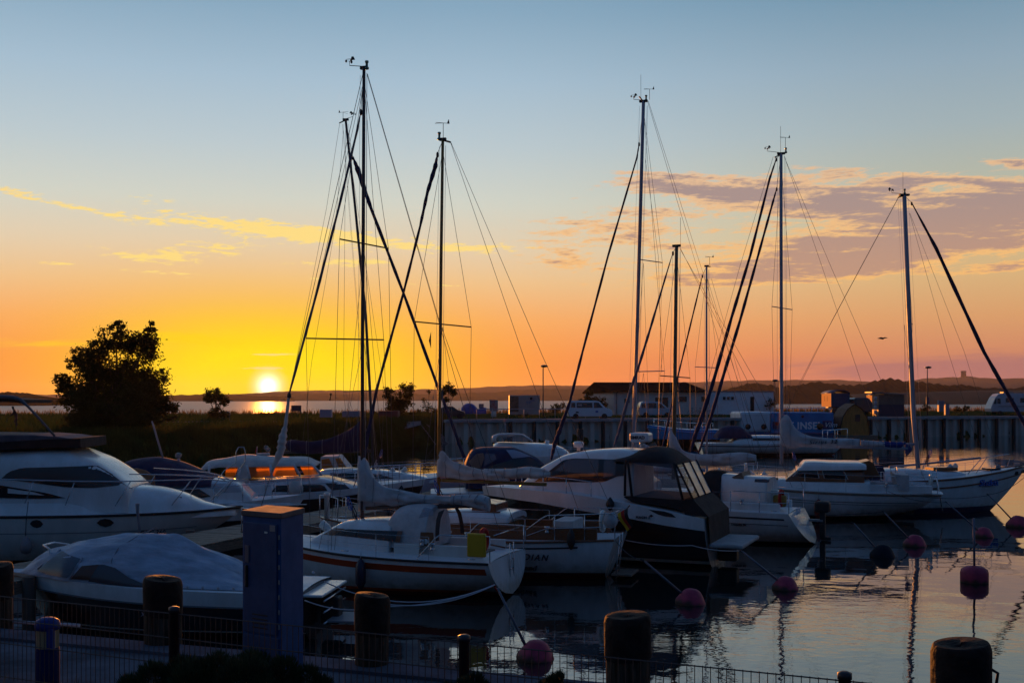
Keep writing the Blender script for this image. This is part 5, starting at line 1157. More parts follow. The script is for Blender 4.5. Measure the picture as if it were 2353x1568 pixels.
def pl_bank(rg):
    x = rg.uniform(-75,-8); f = frontline(x); y = f+8+rg.random()*(backline(x)-f-10); return Vector((x, y, gz(x, y)))
def pl_back(rg):
    x = rg.uniform(-90,95); y = backline(x)-2-rg.random()*4; return Vector((x, y, gz(x, y)))
tag(reeds('reeds', 26000, pl_front, .6, REED, 1, .03), 'dense green reeds along the waterline of the left bank', 'reeds')
tag(reeds('meadow_grass', 30000, pl_bank, .4, LEAFM, 2, .035), 'rough meadow grass on top of the left bank', 'grass')
tag(reeds('shore_grass', 17000, pl_back, .75, DRY, 3, .04), 'tall dry grass along the back edge of the spit', 'grass')
def pl_wall(rg):
    x = rg.uniform(-2, 70); y = frontline(x)+10+rg.random()*4; return Vector((x, y, gz(x, y))) if mnoise.noise(Vector((x*.2, 3, 0))) > -.05 else None
tag(reeds('quay_weeds', 3500, pl_wall, .35, LEAFM, 4, .03), 'weeds along the back of the quay apron', 'weeds')

# ---------------------------------------------------------------- distant land
def ridge(name, x0, x1, d, ytab, depth, m, rough, fscale, seed, ybase=920, bumps=0):
    mb = MB(); n = 260; rows = []; zb_ = 0.0
    for i in range(n+1):
        x = x0+(x1-x0)*i/n; X = (x-CX)*d/F
        y = sinterp(ytab, x) - rough*(abs(mnoise.noise(Vector((x*fscale, seed, 0))))*2 + .6*abs(mnoise.noise(Vector((x*fscale*3.1, seed, 5)))) - .5)
        zt = max(1.0, CAM_H-(y-CY)*d/F)
        r = [(X*1.0, d-depth*.5, -.5), (X, d-depth*.45, zt*.12)]
        for k_ in range(1, 6): t = k_/5; r.append((X, d-depth*.45+depth*.45*t, zt*(.12+.88*t**.8)*(1 if k_ == 5 else 1+.05*mnoise.noise(Vector((x*.02, k_, seed))))))
        r += [(X, d+depth*.3, zt*.7), (X, d+depth*.5, -1)]
        rows.append(r)
    o = mb.grid(rows).build(name, m, fixn=True); return tag(o, kind='structure')
HILLF = mat('far wooded hill', (.09,.07,.06), 1, vscale=.004, c2=(.05,.04,.04), spec=0)
HILLM = mat('near hill fields', (.1,.08,.045), 1, vscale=.006, c2=(.05,.045,.03), spec=0)
HILLD = mat('dark wood', (.014,.016,.014), 1, var=.5, vscale=.01, spec=0)
ridge('hills', -100, 2500, 3600, [(-100,905),(380,907),(520,905),(700,896),(800,896),(1000,893),(1170,886),(1250,884),(1330,885),(1500,880),(1700,874),(1900,872),(2050,876),(2140,868),(2180,866),(2230,866),(2300,869),(2450,862)], 900, HILLF, 2.2, .02, 1)
ridge('fields', 380, 1750, 2400, [(380,908),(560,905),(640,902),(800,904),(1100,902),(1200,895),(1290,892),(1400,894),(1600,890),(1750,884)], 500, HILLM, 2.5, .03, 2)
ridge('wooded_shore', -120, 145, 720, [(-120,896),(0,901),(20,900),(50,903),(75,905),(110,912),(145,917)], 90, HILLD, 4, .09, 3)
ridge('wooded_shore', 1640, 2500, 950, [(1640,900),(1700,885),(1735,878),(1790,888),(1850,880),(1870,876),(1900,879),(1960,884),(2030,873),(2050,870),(2080,880),(2120,877),(2160,884),(2200,884),(2260,889),(2350,891),(2500,886)], 150, HILLD, 5.5, .055, 4)
ridge('fields', 1950, 2500, 860, [(1950,905),(2060,901),(2150,899),(2250,896),(2400,896),(2500,896)], 60, mat('hay meadow', (.05,.05,.025), 1, var=.4, vscale=.01), 1.5, .03, 6)
ridge('wooded_shore', 380, 660, 1900, [(380,906),(430,906),(470,905),(560,907),(660,911)], 150, HILLD, 3, .05, 7)
p = at(2213, 862, 3600); tw = MB().lathe([(9,-30),(8,10),(9,11),(9,14),(2,15)], (p.x, 3600, p.z), 10).build('lookout_tower', mat('tower stone', (.2,.15,.14), .9)); tag(tw, 'tiny square lookout tower on the distant hill at the right', 'tower')

# ---------------------------------------------------------------- buildings on the quay
WALL = mat('cream render wall', (.62,.6,.57), .85, var=.12, vscale=.7)
WALLW = mat('white render wall', (.78,.82,.86), .85, var=.12, vscale=.7)
ROOF = mat('dark roof sheets', (.016,.014,.016), .9, spec=.0, var=.3, vscale=1.5)
def box_at(x0, x1, y0, y1, d, dep, z0=None):
    a, b_ = at(x0, y0, d), at(x1, y1, d); return a.x, b_.x, (b_.z if z0 is None else z0), a.z
hd_ = 150; gx = at(1410, 0, hd_).x; hx1 = at(1622, 0, hd_).x
hb = empty('harbour_building', (gx, hd_, 2.1), R(2), 'low cream building with dark gabled roof on the quay', 'building')
Lb = hx1-gx; ze = 5.35-2.1; zr = 6.5-2.1
wl = MB(); wl.add([(0,0,0),(Lb,0,0),(Lb,7,0),(0,7,0),(0,0,ze),(Lb,0,ze),(Lb,7,ze),(0,7,ze),(-.0,3.5,zr-.15),(Lb,3.5,zr-.15)], [(0,1,5,4),(1,2,6,5),(2,3,7,6),(3,0,4,7),(4,5,6,7)]).build('wall', WALL, hb)
# the gable end is slewed so it shows on the left
ga = MB(); gw = at(1345,0,hd_+6).x-gx; ga.add([(0,-.01,0),(gw,5.5,0),(gw,5.5,ze-.2),(gw*.62,3.4,zr-.1),(0,-.01,ze)], [(0,1,2,3,4)]); o_ = ga.build('gable_wall', WALL, hb)
rf = MB(); rf.add([(-.35,-.6,ze-.05),(Lb+.3,-.6,ze-.05),(Lb+.3,3.5,zr),(gw*.62-.2,3.5,zr),(Lb+.3,7.6,ze-.2),(gw-.3,5.8,ze-.25),(Lb-2.0,3.5,zr)], [(0,1,6,3),(1,4,6),(3,6,4,5),(0,3,5)]); o_ = rf.build('roof', ROOF, hb); o_.modifiers.new('t','SOLIDIFY').thickness = .16
for (x0, x1, y0, y1, nm) in ((1505,1518,912,946,'door'),(1521,1535,912,946,'door'),(1560,1578,910,922,'window'),(1612,1621,910,922,'window'),(1434,1446,915,925,'window')):
    a, c = at(x0, y0, hd_), at(x1, y1, hd_); w_ = c.x-a.x
    fr = MB().box(((a.x+c.x)/2-gx, -.05-((a.x-gx)*math.tan(R(2)))*.0, (a.z+c.z)/2-2.1), (w_+.16, .08, a.z-c.z+.16)).build(nm, WHITE2, hb)
    MB().box(((a.x+c.x)/2-gx, -.11, (a.z+c.z)/2-2.1), (w_, .05, a.z-c.z)).build('pane', GLASS, fr)
MB().tube([(.35,-.12,.1),(.35,-.12,ze-.35),(.55,-.4,ze-.1)], .06, 6).build('downpipe', GREY, hb)
MB().tube([(9,3.3,zr-.1),(9,3.3,zr+.6)], .14, 8).build('chimney', BLACK, hb)
f2 = empty('flat_building', (at(1625,0,152).x, 152, 2.1), R(1), 'long white flat-roofed annex right of the gabled building', 'building')
Lf = at(1778,0,152).x-at(1625,0,152).x
MB().box((Lf/2,3,1.55), (Lf,6,3.1)).build('wall', WALLW, f2, .02); MB().box((Lf/2,3,3.16), (Lf+.2,6.2,.12)).build('roof', GREY, f2)
for x in (1660,1669.5,1679): 
    w0 = at(x,0,152).x-f2.location.x; fr = MB().box((w0+.2,-.03,2.25), (.5,.06,.5)).build('window', WALLW, f2); MB().box((w0+.2,-.08,2.25), (.36,.04,.4)).build('pane', GLASS, f2)
w0 = at(1728,0,152).x-f2.location.x; MB().box((w0,-.03,1.4), (.5,.06,2.1)).build('door', BLACK, f2)

# ---------------------------------------------------------------- vehicles
def wheel(x, y, r, parent, w_=.2):
    t = MB().lathe([(r*.62,-w_/2),(r*.95,-w_/2),(r,-w_/4),(r,w_/4),(r*.95,w_/2),(r*.62,w_/2)], (x, y, r), 18, (0,1,0)).build('wheel', BLACK, parent)
    MB().lathe([(.02,-w_*.3),(r*.6,-w_*.3),(r*.62,w_*.3),(.02,w_*.3)], (x, y, r), 14, (0,1,0)).build('rim', ALU, t)
def vehicle(name, label, loc, rz, L, Wd, prof, wins, wheels, paint, group=None, extra=None, tumble=.1, r=.32):
    v = empty(name, loc, rz, label, 'car' if 'van' not in name and 'home' not in name else ('van' if 'van' in name else 'motorhome'), group)
    n = len(prof); H = max(z for x, z in prof)
    wf = lambda z: Wd/2 - tumble*max(0, (z-H*.5)/(H*.5))
    mb = MB(); mb.add([(x, wf(z), z) for x, z in prof] + [(x, -wf(z), z) for x, z in prof], [tuple(range(n)), tuple(range(2*n-1, n-1, -1))] + [(q, q+n, (q+1)%n+n, (q+1)%n) for q in range(n)])
    mb.build('body', paint, v, .06)
    for nm, poly in wins:
        for sd in (1, -1):
            MB().add([(x, sd*(wf(z)+.012), z) for x, z in poly], [tuple(range(len(poly)))]).build(nm, GLASS, v)
    for x in wheels:
        for sd in (1, -1): wheel(x, sd*(Wd/2-.1), r, v)
    return v
def lampset(v, xf, xr, zf, zr_, Wd):
    for sd in (1, -1):
        MB().box((xf, sd*(Wd/2-.2), zf), (.08,.25,.18)).build('headlight', CLEARGLASS, v); MB().box((xr, sd*(Wd/2-.12), zr_), (.08,.14,.4)).build('tail_light', RED, v)
VANW = mat('van white paint', (.6,.64,.7), .3, coat=.5, var=.05); MPVS = mat('silver blue paint', (.32,.4,.48), .3, metal=.3, coat=.5)
p = at(1304, 962, 119.5); van = vehicle('delivery_van', 'white passenger van with dark lettering on its side, parked on the quay', (p.x, 119.5, 2.12), R(3), 4.6, 1.85,
    [(0,.35),(-.02,1.0),(.06,1.85),(.2,1.96),(2.9,1.96),(3.25,1.88),(3.85,1.25),(4.5,1.0),(4.6,.8),(4.6,.4),(4.4,.3),(.1,.3)],
    [('window',[(.25,1.25),(.3,1.75),(.7,1.75),(.7,1.25)]),('window',[(.85,1.22),(.85,1.75),(2.5,1.75),(2.5,1.22)]),('window',[(2.65,1.2),(2.65,1.78),(3.15,1.76),(3.6,1.22)])], [.75,3.75], VANW)
lampset(van, 4.5, .02, .82, 1.1, 1.85); text('lettering', 'IIIIII', .3, VANW, van, (.95, -.93, 1.4), (R(90),0,0), extr=.002); MB().box((.9,-.94,.75), (.3,.02,.15)).build('badge', LETTER, van)
MB().box((2.95,-.96,.82), (.28,.02,.2)).build('badge', LETBLUE, van)
p = at(1465, 957, 130); mpv = vehicle('family_car', 'silver blue family car parked before the door of the low building', (p.x, 130, 2.12), R(4), 4.0, 1.75,
    [(0,.35),(-.02,.9),(.1,1.4),(.25,1.75),(.6,1.85),(2.2,1.82),(2.6,1.7),(3.2,1.15),(3.9,.95),(4.0,.8),(4.0,.35),(3.8,.28),(.1,.28)],
    [('window',[(.25,1.12),(.3,1.58),(.75,1.62),(.75,1.12)]),('window',[(.95,1.1),(.95,1.68),(2.0,1.68),(2.0,1.1)]),('window',[(2.12,1.1),(2.12,1.66),(2.5,1.6),(3.0,1.12)])], [.75,3.2], MPVS)
lampset(mpv, 3.93, .0, .75, 1.0, 1.75)
p = at(1015, 969, 124); car = vehicle('parked_car', 'small dark car parked behind the golden mast', (p.x-.3, 122, 2.12), R(2), 2.9, 1.6,
    [(0,.3),(-.02,.7),(.2,1.1),(.7,1.35),(1.6,1.35),(2.2,.95),(2.8,.8),(2.9,.6),(2.9,.3)], [('window',[(.4,.85),(.7,1.22),(1.15,1.25),(1.15,.85)]),('window',[(1.25,.85),(1.25,1.25),(1.55,1.24),(1.95,.88)])], [.55,2.35], mat('dark car paint', (.03,.02,.03), .3))
p = at(1952, 0, 150); dv = vehicle('dark_van', 'dark van parked between the blue wagon and the brown wagon', (at(1954,0,150).x, 150, 2.12), R(10), 3.4, 1.8,
    [(0,.4),(0,1.5),(.1,2.1),(.25,2.3),(2.0,2.3),(2.3,2.1),(2.7,1.5),(3.3,1.3),(3.4,.9),(3.4,.4)], [('window',[(.4,1.5),(.4,2.05),(1.4,2.05),(1.4,1.5)])], [.7,2.7], mat('black blue paint', (.015,.02,.04), .2, coat=.5))
mh = vehicle('motorhome', 'pale motorhome parked at the right end of the quay', (at(2268,0,146).x, 146, 2.12), R(-2), 7.0, 2.2,
    [(.1,.5),(0,.9),(.25,1.5),(.6,2.3),(1.0,2.75),(1.6,2.85),(6.9,2.85),(7,2.7),(7,.5)], [('window',[(.35,1.5),(.62,2.2),(.75,2.2),(.72,1.5)]),('window',[(.82,1.55),(.85,2.2),(1.25,2.2),(1.25,1.5)]),('window',[(1.9,1.7),(1.9,2.25),(2.9,2.25),(2.9,1.7)]),('window',[(3.7,1.7),(3.7,2.25),(4.8,2.25),(4.8,1.7)])], [1.2,5.4], mat('motorhome paint', (.45,.45,.5), .4, var=.1))
MB().box((2.4,0,2.95), (1.2,1.2,.14)).build('roof_vent', GREY, mh)
for z in (1.15, 1.25): MB().box((3.9,-1.105,z), (5.9,.015,.05)).build('side_stripe', GREY, mh)
# caravans and wagons
WAGB = mat('wagon blue', (.02,.06,.15), .6, var=.2); WAGO = mat('wagon sunlit end', (.97,.5,.14), .9, spec=.05); WAGR = mat('wagon red brown', (.09,.02,.015), .7, var=.3)  # end wall colour carries the orange of the low sun
def wagon(label, x0, xm, x1, ytop, ybase, d, m, ms, rz, roofm):
    p = at(x0, ybase, d); Ls = (x1-xm)*d/F; We = (xm-x0)*d/F; h = (ybase-ytop)*d/F
    wg = empty('circus_wagon', (p.x+We, d, 2.12), 0, label, 'wagon', 'wooden wagons on the quay'); zb_ = p.z-2.12
    # plan: short end faces the sun at the left, long side faces the water
    A0, B0, C0 = Vector((0,0,0)), Vector((0,0,0)), Vector((Ls,.15,0)); lx = p.x/d; B0 = Vector((0,0,0)); A0 = Vector((.9, (We+.9)/lx, 0)); C0 = Vector((Ls,.15,0)); D0 = A0+C0-B0
    def wallq(a, b_, m_, nm, lean=.1): 
        n_ = 6; top = [a+(b_-a)*i/n_ for i in range(n_+1)]
        return MB().add([tuple(a+Vector((0,0,zb_))), tuple(b_+Vector((0,0,zb_)))]+[tuple(q+Vector((0,0,zb_+h*.82))) for q in top[::-1]], [tuple(range(n_+3))]).build(nm, m_, wg)
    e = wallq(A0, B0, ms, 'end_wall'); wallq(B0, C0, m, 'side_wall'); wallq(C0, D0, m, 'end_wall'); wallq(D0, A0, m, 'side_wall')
    rows = []
    for i in range(9):
        t = i/8; z = zb_+h*(.82+.2*math.sin(math.pi*t)**.7); a = A0.lerp(D0, t); b_ = B0.lerp(C0, t)
        rows.append([tuple(a*1.0+Vector((-.12,.12,z))), tuple(b_+Vector((.05,-.15,z)))])
    o_ = MB().grid(rows).build('roof', roofm, wg); o_.modifiers.new('t','SOLIDIFY').thickness = .08
    dr = (B0-A0).normalized(); nn = Vector((-abs(dr.y), -abs(dr.x), 0)).normalized()
    for f in (.35, .62):
        c = A0.lerp(B0, f)+Vector((-.03,-.03,zb_+h*.5)); MB().add([tuple(c-dr*.07+Vector((0,0,-.35))), tuple(c+dr*.07+Vector((0,0,-.35))), tuple(c+dr*.07+Vector((0,0,.35))), tuple(c-dr*.07+Vector((0,0,.35)))], [(0,1,2,3)]).build('window', mat('matt shutter', (.02,.012,.01), 1.0, spec=0), wg)
    for q in (B0.lerp(C0,.2), B0.lerp(C0,.8)):
        MB().lathe([(.05,-.08),(.5,-.08),(.5,.08),(.05,.08)], (q.x, q.y-.1, .5), 16, (0,1,0)).build('wheel', BLACK, wg)
    MB().box(tuple((A0+C0)/2+Vector((0,0,zb_-.12))), (Ls*.9, 1.2, .2)).build('chassis', BLACK, wg)
    return wg
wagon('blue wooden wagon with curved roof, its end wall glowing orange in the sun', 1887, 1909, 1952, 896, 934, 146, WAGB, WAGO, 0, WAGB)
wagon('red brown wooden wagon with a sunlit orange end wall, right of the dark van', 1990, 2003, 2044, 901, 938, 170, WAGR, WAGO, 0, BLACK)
ks_ = empty('kiosk', (at(2018,0,136).x, 136, 2.12), 0, 'small kiosk with beige upper wall and dark blue base at the quay edge', 'kiosk')
w_ = at(2077,0,136).x-at(2018,0,136).x; MB().box((w_/2,1.2,.75), (w_,2.4,1.4)).build('base_wall', mat('dark blue boards', (.02,.03,.07), .6), ks_); MB().box((w_/2,1.2,2.05), (w_,2.4,1.2)).build('wall', mat('beige boards', (.16,.12,.1), .7, var=.2), ks_)
rf = MB().add([(-.9,-.3,2.98),(w_+.2,-.3,2.72),(w_+.2,2.6,2.72),(-.9,2.6,2.98)], [(0,1,2,3)]).build('roof', GREY, ks_); rf.modifiers.new('t','SOLIDIFY').thickness = .1
for k_ in range(4): MB().lathe([(.12,0),(.2,.1),(.2,.45),(.12,.5)], (-.4, -.1, .3+k_*.55), 10).build('ring_stack', ALU, ks_)
# trailer, sheds, signs, lamps, rail on the spit
tl = empty('white_trailer', (at(1170,0,140).x, 140, 2.12), R(2), 'grey box trailer with blue lettering behind the railing', 'trailer')
a = at(1170,912,140); w_ = at(1240,0,140).x-a.x; MB().box((w_/2,1.1,1.4), (w_,2.2,2.4)).build('body', mat('trailer panels', (.33,.32,.32), .6, var=.15, vscale=1), tl, .04); MB().box((w_*.16,-.03,1.5), (w_*.28,.04,1.9)).build('poster_panel', mat('faded poster', (.2,.13,.1), .8, c2=(.05,.06,.05), vscale=4), tl)
text('lettering', 'Yacht', .5, LETBLUE, tl, (w_*.55,-.03,1.45), (R(90),R(-22),0), shear=.3); MB().lathe([(.05,0),(.18,0),(.12,.1)], (w_*.72,-.02,2.2), 10, (0,-1,0)).build('wall_lamp', BLACK, tl)
for x in (w_*.35, w_*.55): wheel(x, .1, .3, tl)
ts = empty('tarpaulin_heap', (at(1060,0,138).x, 138, 2.12), 0, 'boat trailer load under a bright blue tarpaulin by the shore', 'covered boat')
mb = MB(); rows = []
for i in range(13):
    t = i/12; h = 1.3*math.sin(math.pi*min(1,t*1.25+.12))**.5 if t < .7 else .75; r_ = []
    for j in range(9): a_ = math.pi*j/8; r_.append((t*3.0, 1.0*math.cos(a_), .35+h*math.sin(a_)**.7+.08*mnoise.noise(Vector((t*5,j,0)))))
    rows.append(r_)
mb.grid(rows).build('tarpaulin', mat('blue tarpaulin', (.02,.05,.3), .5, var=.3), ts); MB().box((2.4,0,1.3), (.6,.8,.5)).build('engine', GREY, ts, .05)
sg = empty('poster_stand', (at(1134,0,135).x, 135, 2.12), 0, 'upright poster stand with a red and white poster left of the grey trailer', 'sign')
MB().box((0,0,1.35), (.98,.1,1.35)).build('frame', GREY, sg); MB().box((0,-.06,1.4), (.82,.03,1.15)).build('poster', mat('poster print', (.35,.05,.05), .6, c2=(.3,.3,.35), vscale=2.5), sg); MB().box((0,0,.35), (.6,.3,.7)).build('foot', WHITE2, sg)
rlg = empty('railing', (at(1095,0,122).x, 122, 2.12), R(0), 'long low metal railing along the quay path', 'railing')
xe = at(1385,0,122).x-rlg.location.x; MB().tube([(0,0,1.05),(xe,3.0,1.05)], .045, 6).build('top_rail', ALU, rlg)
for i in range(9): MB().tube([(xe*i/8,3.0*i/8,0),(xe*i/8,3.0*i/8,1.05)], .035, 5).build('post', ALU, rlg)
def lamp(x, ytop, d, label, zb_=2.12, lean=0):
    p = at(x, ytop, d); l = empty('street_lamp', (p.x, d, zb_), 0, label, 'street lamp', 'street lamps on the quay'); h = p.z-zb_
    MB().tube([(0,0,0),(0,0,h*.5),(0,0,h-.12)], [.08,.065,.055], 8).build('pole', mat('lamp pole grey', (.06,.055,.06), .6), l)
    MB().lathe([(.03,0),(.3,.04),(.42,.12),(.38,.2),(.2,.28),(.02,.3)], (.12+lean,0,h-.18), 14).build('lamp_head', mat('lamp head', (.03,.03,.03), .4), l); return l
lamp(1247.5, 840, 125, 'street lamp with flat oval head standing alone left of the building')
lamp(1780, 873, 140, 'street lamp peeking out behind the tall grey mast of the boat with the teak deckhouse', lean=-.1)
lm_ = lamp(2130, 843, 142, 'street lamp with an information sign on its pole at the right')
MB().box((0.03,-.1,1.9), (.42,.04,.9)).build('sign_plate', mat('blue sign', (.03,.05,.12), .5), lm_)
def slab(name, label, x0, x1, y0, y1, d, m, cat, dep=.12, group=None, leg=False):
    a, c = at(x0, y0, d), at(x1, y1, d); e = empty(name, ((a.x+c.x)/2, d, 2.1), 0, label, cat, group)
    MB().box((0,0,(a.z+c.z)/2-2.1), (c.x-a.x, dep, a.z-c.z)).build('board' if dep < .3 else 'cabinet', m, e, .02)
    if leg:
        for sd in (-1, 1): MB().tube([(sd*(c.x-a.x)*.42,.02,-.1),(sd*(c.x-a.x)*.42,.02,a.z-2.1)], .04, 5).build('post', BARK, e)
    return e
slab('notice_board', 'white board under the small round tree near the sun', 495, 528, 945, 965, 112, mat('pale board', (.42,.4,.46), .7), 'sign', leg=True)
slab('information_board', 'dark framed board on the shore beside the pale furled sail', 669, 692, 930.5, 944, 118, mat('dark board', (.09,.05,.07), .7), 'sign', leg=True)
cbx = slab('control_box', 'pale box with a small crank on top beside the shore railing', 736, 762, 940, 958, 108, mat('pale lilac box', (.33,.28,.36), .7), 'cabinet', dep=.9)
MB().tube([(.35,0,2.0),(.45,0,2.5)], .06, 6).build('crank', BLACK, cbx); MB().ball((.45,0,2.6), .13).build('crank_knob', BLACK, cbx)
slab('low_shed', 'low pale shed behind the masts on the left shore', 789, 828, 943, 957, 116, mat('pale shed', (.25,.25,.32), .7), 'shed', dep=2)
slab('low_shed', 'dull red shed beneath the double-crowned tree', 872, 916, 943, 960, 112, mat('dull red shed', (.12,.03,.04), .7), 'shed', dep=2)
slab('grey_post', 'taller grey post standing by the quay edge at the right', 2218-0, 2231, 919.5, 945, 140, mat('post grey', (.2,.2,.25), .6), 'post', dep=.6, group='grey service posts on the quay').location.x = at(2161,0,140).x
slab('grey_post', 'shorter grey post with a rounded top right of the taller one', 2170, 2179, 928, 953, 138, MATS['post grey'], 'post', dep=.5, group='grey service posts on the quay')
# bicycles by the wall
def bike(x, d, label, m):
    b_ = empty('bicycle', (at(x,0,d).x, d, 2.12), R(15), label, 'bicycle', 'bicycles by the wall')
    for cx_ in (0, 1.02):
        mb = MB(); mb.tube([(cx_+.33*math.cos(2*math.pi*k_/14), 0, .34+.33*math.sin(2*math.pi*k_/14)) for k_ in range(15)], .018, 4, False); mb.build('wheel', BLACK, b_)
    mb = MB(); mb.tube([(0,0,.34),(.42,0,.32),(.85,0,.78),(.36,0,.8),(.42,0,.32)], .02, 4); mb.tube([(.36,0,.8),(0,0,.34)], .015, 4); mb.tube([(.85,0,.78),(1.02,0,.34)], .018, 4); mb.build('frame', m, b_)
    MB().box((.33,0,.93), (.24,.12,.06)).build('saddle', BLACK, b_); MB().tube([(.82,-.25,1.0),(.84,0,.98),(.82,.25,1.0)], .015, 4).build('handlebar', BLACK, b_)
bike(1585, 146, 'dark bicycle leaning near the building, left of the two red ones', BLACK); bike(1602, 145, 'first red bicycle left of the thin mast', RED); bike(1615, 145.5, 'second red bicycle close to the thin mast', RED)
bk = MB().prism([(-.35,-.03),(-.12,.05),(0,.02),(.12,.05),(.3,.0),(.1,-.03),(0,-.09)], -.05, .05); bd_ = bk.build('bird', BLACK); bd_.location = at(2028,776,70); tag(bd_, 'tiny dark bird flying in the orange sky left of the rightmost mast', 'bird')

# ---------------------------------------------------------------- person on the left bank
def person(loc, label):
    me = bpy.data.meshes.new('person'); J_ = {'pel':(0,0,.78),'sp':(.04,0,1.0),'ch':(.12,0,1.22),'nk':(.2,0,1.38),'hd':(.26,0,1.52),'ht':(.27,0,1.62),
        'hl':(0,.1,.74),'kl':(.12,.12,.42),'al':(-.02,.12,.08),'tl':(.14,.13,.03),'hr':(0,-.1,.74),'kr':(.05,-.12,.42),'ar':(-.1,-.12,.08),'tr':(.06,-.13,.03),
        'sl':(.14,.18,1.3),'el':(.25,.2,1.05),'wl':(.4,.16,.92),'sr':(.14,-.18,1.3),'er':(.22,-.2,1.04),'wr':(.38,-.14,.95),'fl':(.47,.15,.9),'fr':(.45,-.13,.93)}
    nm = list(J_); E_ = [('pel','sp'),('sp','ch'),('ch','nk'),('nk','hd'),('hd','ht'),('pel','hl'),('hl','kl'),('kl','al'),('al','tl'),('pel','hr'),('hr','kr'),('kr','ar'),('ar','tr'),('ch','sl'),('sl','el'),('el','wl'),('wl','fl'),('ch','sr'),('sr','er'),('er','wr'),('wr','fr')]
    me.from_pydata([J_[k_] for k_ in nm], [(nm.index(a), nm.index(b_)) for a, b_ in E_], [])
    o = bpy.data.objects.new('person', me); COL.objects.link(o)
    md = o.modifiers.new('s','SKIN'); rad_ = dict(pel=.15,sp=.14,ch=.16,nk=.06,hd=.1,ht=.085,hl=.1,hr=.1,kl=.065,kr=.065,al=.045,ar=.045,tl=.04,tr=.04,sl=.07,sr=.07,el=.05,er=.05,wl=.035,wr=.035,fl=.03,fr=.03)
    for k_, v in zip(nm, me.skin_vertices[0].data): v.radius = (rad_[k_], rad_[k_])
    me.skin_vertices[0].data[0].use_root = True; o.modifiers.new('u','SUBSURF').levels = 1
    me.materials.append(mat('dark clothing', (.02,.02,.035), .9)); o.location = loc; return tag(o, label, 'person')
pp = at(38, 0, 84); pe = person((pp.x, 84, gz(pp.x, 84)-.02), 'person in dark clothes bending forward on the grassy bank at the left edge'); pe.rotation_euler = (0,0,R(200))

hz = MB().box((0, 2600, 34), (11000, 5300, 70)).build('haze', bpy.data.materials.new('evening haze')); tag(hz, kind='stuff'); hm = hz.data.materials[0]; hm.use_nodes = True; ht_ = hm.node_tree; ht_.nodes.clear()
pv = ht_.nodes.new('ShaderNodeVolumePrincipled'); pv.inputs['Color'].default_value = (.85,.8,.85,1); pv.inputs['Density'].default_value = .00005; pv.inputs['Anisotropy'].default_value = .45
ho = ht_.nodes.new('ShaderNodeOutputMaterial'); ht_.links.new(pv.outputs[0], ho.inputs['Volume'])
# ================================================================ jetty
JP = Vector((-10.2, 20.5, 0)); JQ = Vector((.4, 47.5, 0)); jd = (JQ-JP).normalized(); jl = (JQ-JP).length; ja = math.atan2(jd.y, jd.x)
jt = empty('jetty', JP, ja, 'weathered wooden jetty running out between the moored boats', 'jetty')
mb = MB(); k = 0; s = 0
rj = random.Random(3)
while s < jl: mb.box((s, 0, .93+rj.uniform(-.005,.005)), (.135, 1.7, .04)); s += .15
mb.build('deck_planks', TEAK2, jt)
for y in (-.8, .8): MB().box((jl/2, y, .8), (jl, .12, .2)).build('beam', TEAK2, jt)
for i in range(8):
    for y in (-.95, .95): MB().tube([(1+i*jl/8, y, -1), (1+i*jl/8, y, 1.0)], .12, 8).build('pile', mat('jetty pile', (.07,.055,.045), .9), jt)
pwr = MB().lathe([(.07,0),(.07,1.0),(.085,1.02),(.085,1.12),(.03,1.14)], (0,0,0), 12).build('power_pedestal', WHITE2); pp_ = at(751, 1130, 29.6); pwr.location = (pp_.x, 29.6, .95); pwr.scale = (1,1,(pp_.z-.95)/1.14); tag(pwr, 'white service post rising between the orange striped boat and the cabin cruiser', 'post')
dn = Boat('dinghy', 'small white dinghy lying beside the jetty behind the grey-blue cabinet', False, (-9.6, 26.5), 30, 2.0, 1.1, [(0,.35),(1,.5)], ws=.8, zb=[(0,-.1),(1,.1)]); dn.hull(WHITE2); dn.root['category'] = 'dinghy'

# ================================================================ near quay
QA, QB = Vector((-9.5, 12.95, 0)), Vector((9.5, 5.9, 0)); nd = (QB-QA).normalized(); nn_ = Vector((-nd.y, nd.x, 0))
ROOT = math.atan2(nd.y, nd.x)
PAVE = mat('wet grey paving', (.12,.13,.16), .9, spec=0, var=.5, vscale=.8, c2=(.05,.05,.055), bump=.01, bscale=6)
def qp(s, o, z): return tuple(QA+nd*s+nn_*o+Vector((0,0,z)))
tag(MB().grid([[qp(s, o, 1.9) for o in (0,-.55,-1.4,-2.3)] for s in range(-20, 42, 2)]).build('quay_path', PAVE, fixn=True), kind='structure')
def edge(name, label, o0, o1, z0, z1, m, cat):
    s_ = MB(); s_.add([qp(-20,o0,z0),qp(42,o0,z0),qp(42,o1,z0),qp(-20,o1,z0),qp(-20,o0,z1),qp(42,o0,z1),qp(42,o1,z1),qp(-20,o1,z1)], [(0,1,5,4),(3,2,6,7),(4,5,6,7),(0,3,7,4),(1,2,6,5)]); return tag(s_.build(name, m), label, cat)
edge('quay_edge', 'concrete kerb of the near quay above the water', .0, .35, -.5, 1.93, mat('dark kerb', (.1,.11,.14), .9, spec=0, var=.3, vscale=2), 'quay edge')
gb = MB(); rows = [[qp(s, -2.3-o, 1.9+.04*mnoise.noise(Vector((s,o,0)))) for o in (0,1,2.5,5,10)] for s in range(-20, 42, 1)]
tag(gb.grid(rows).build('near_ground', GR, fixn=True), kind='structure')

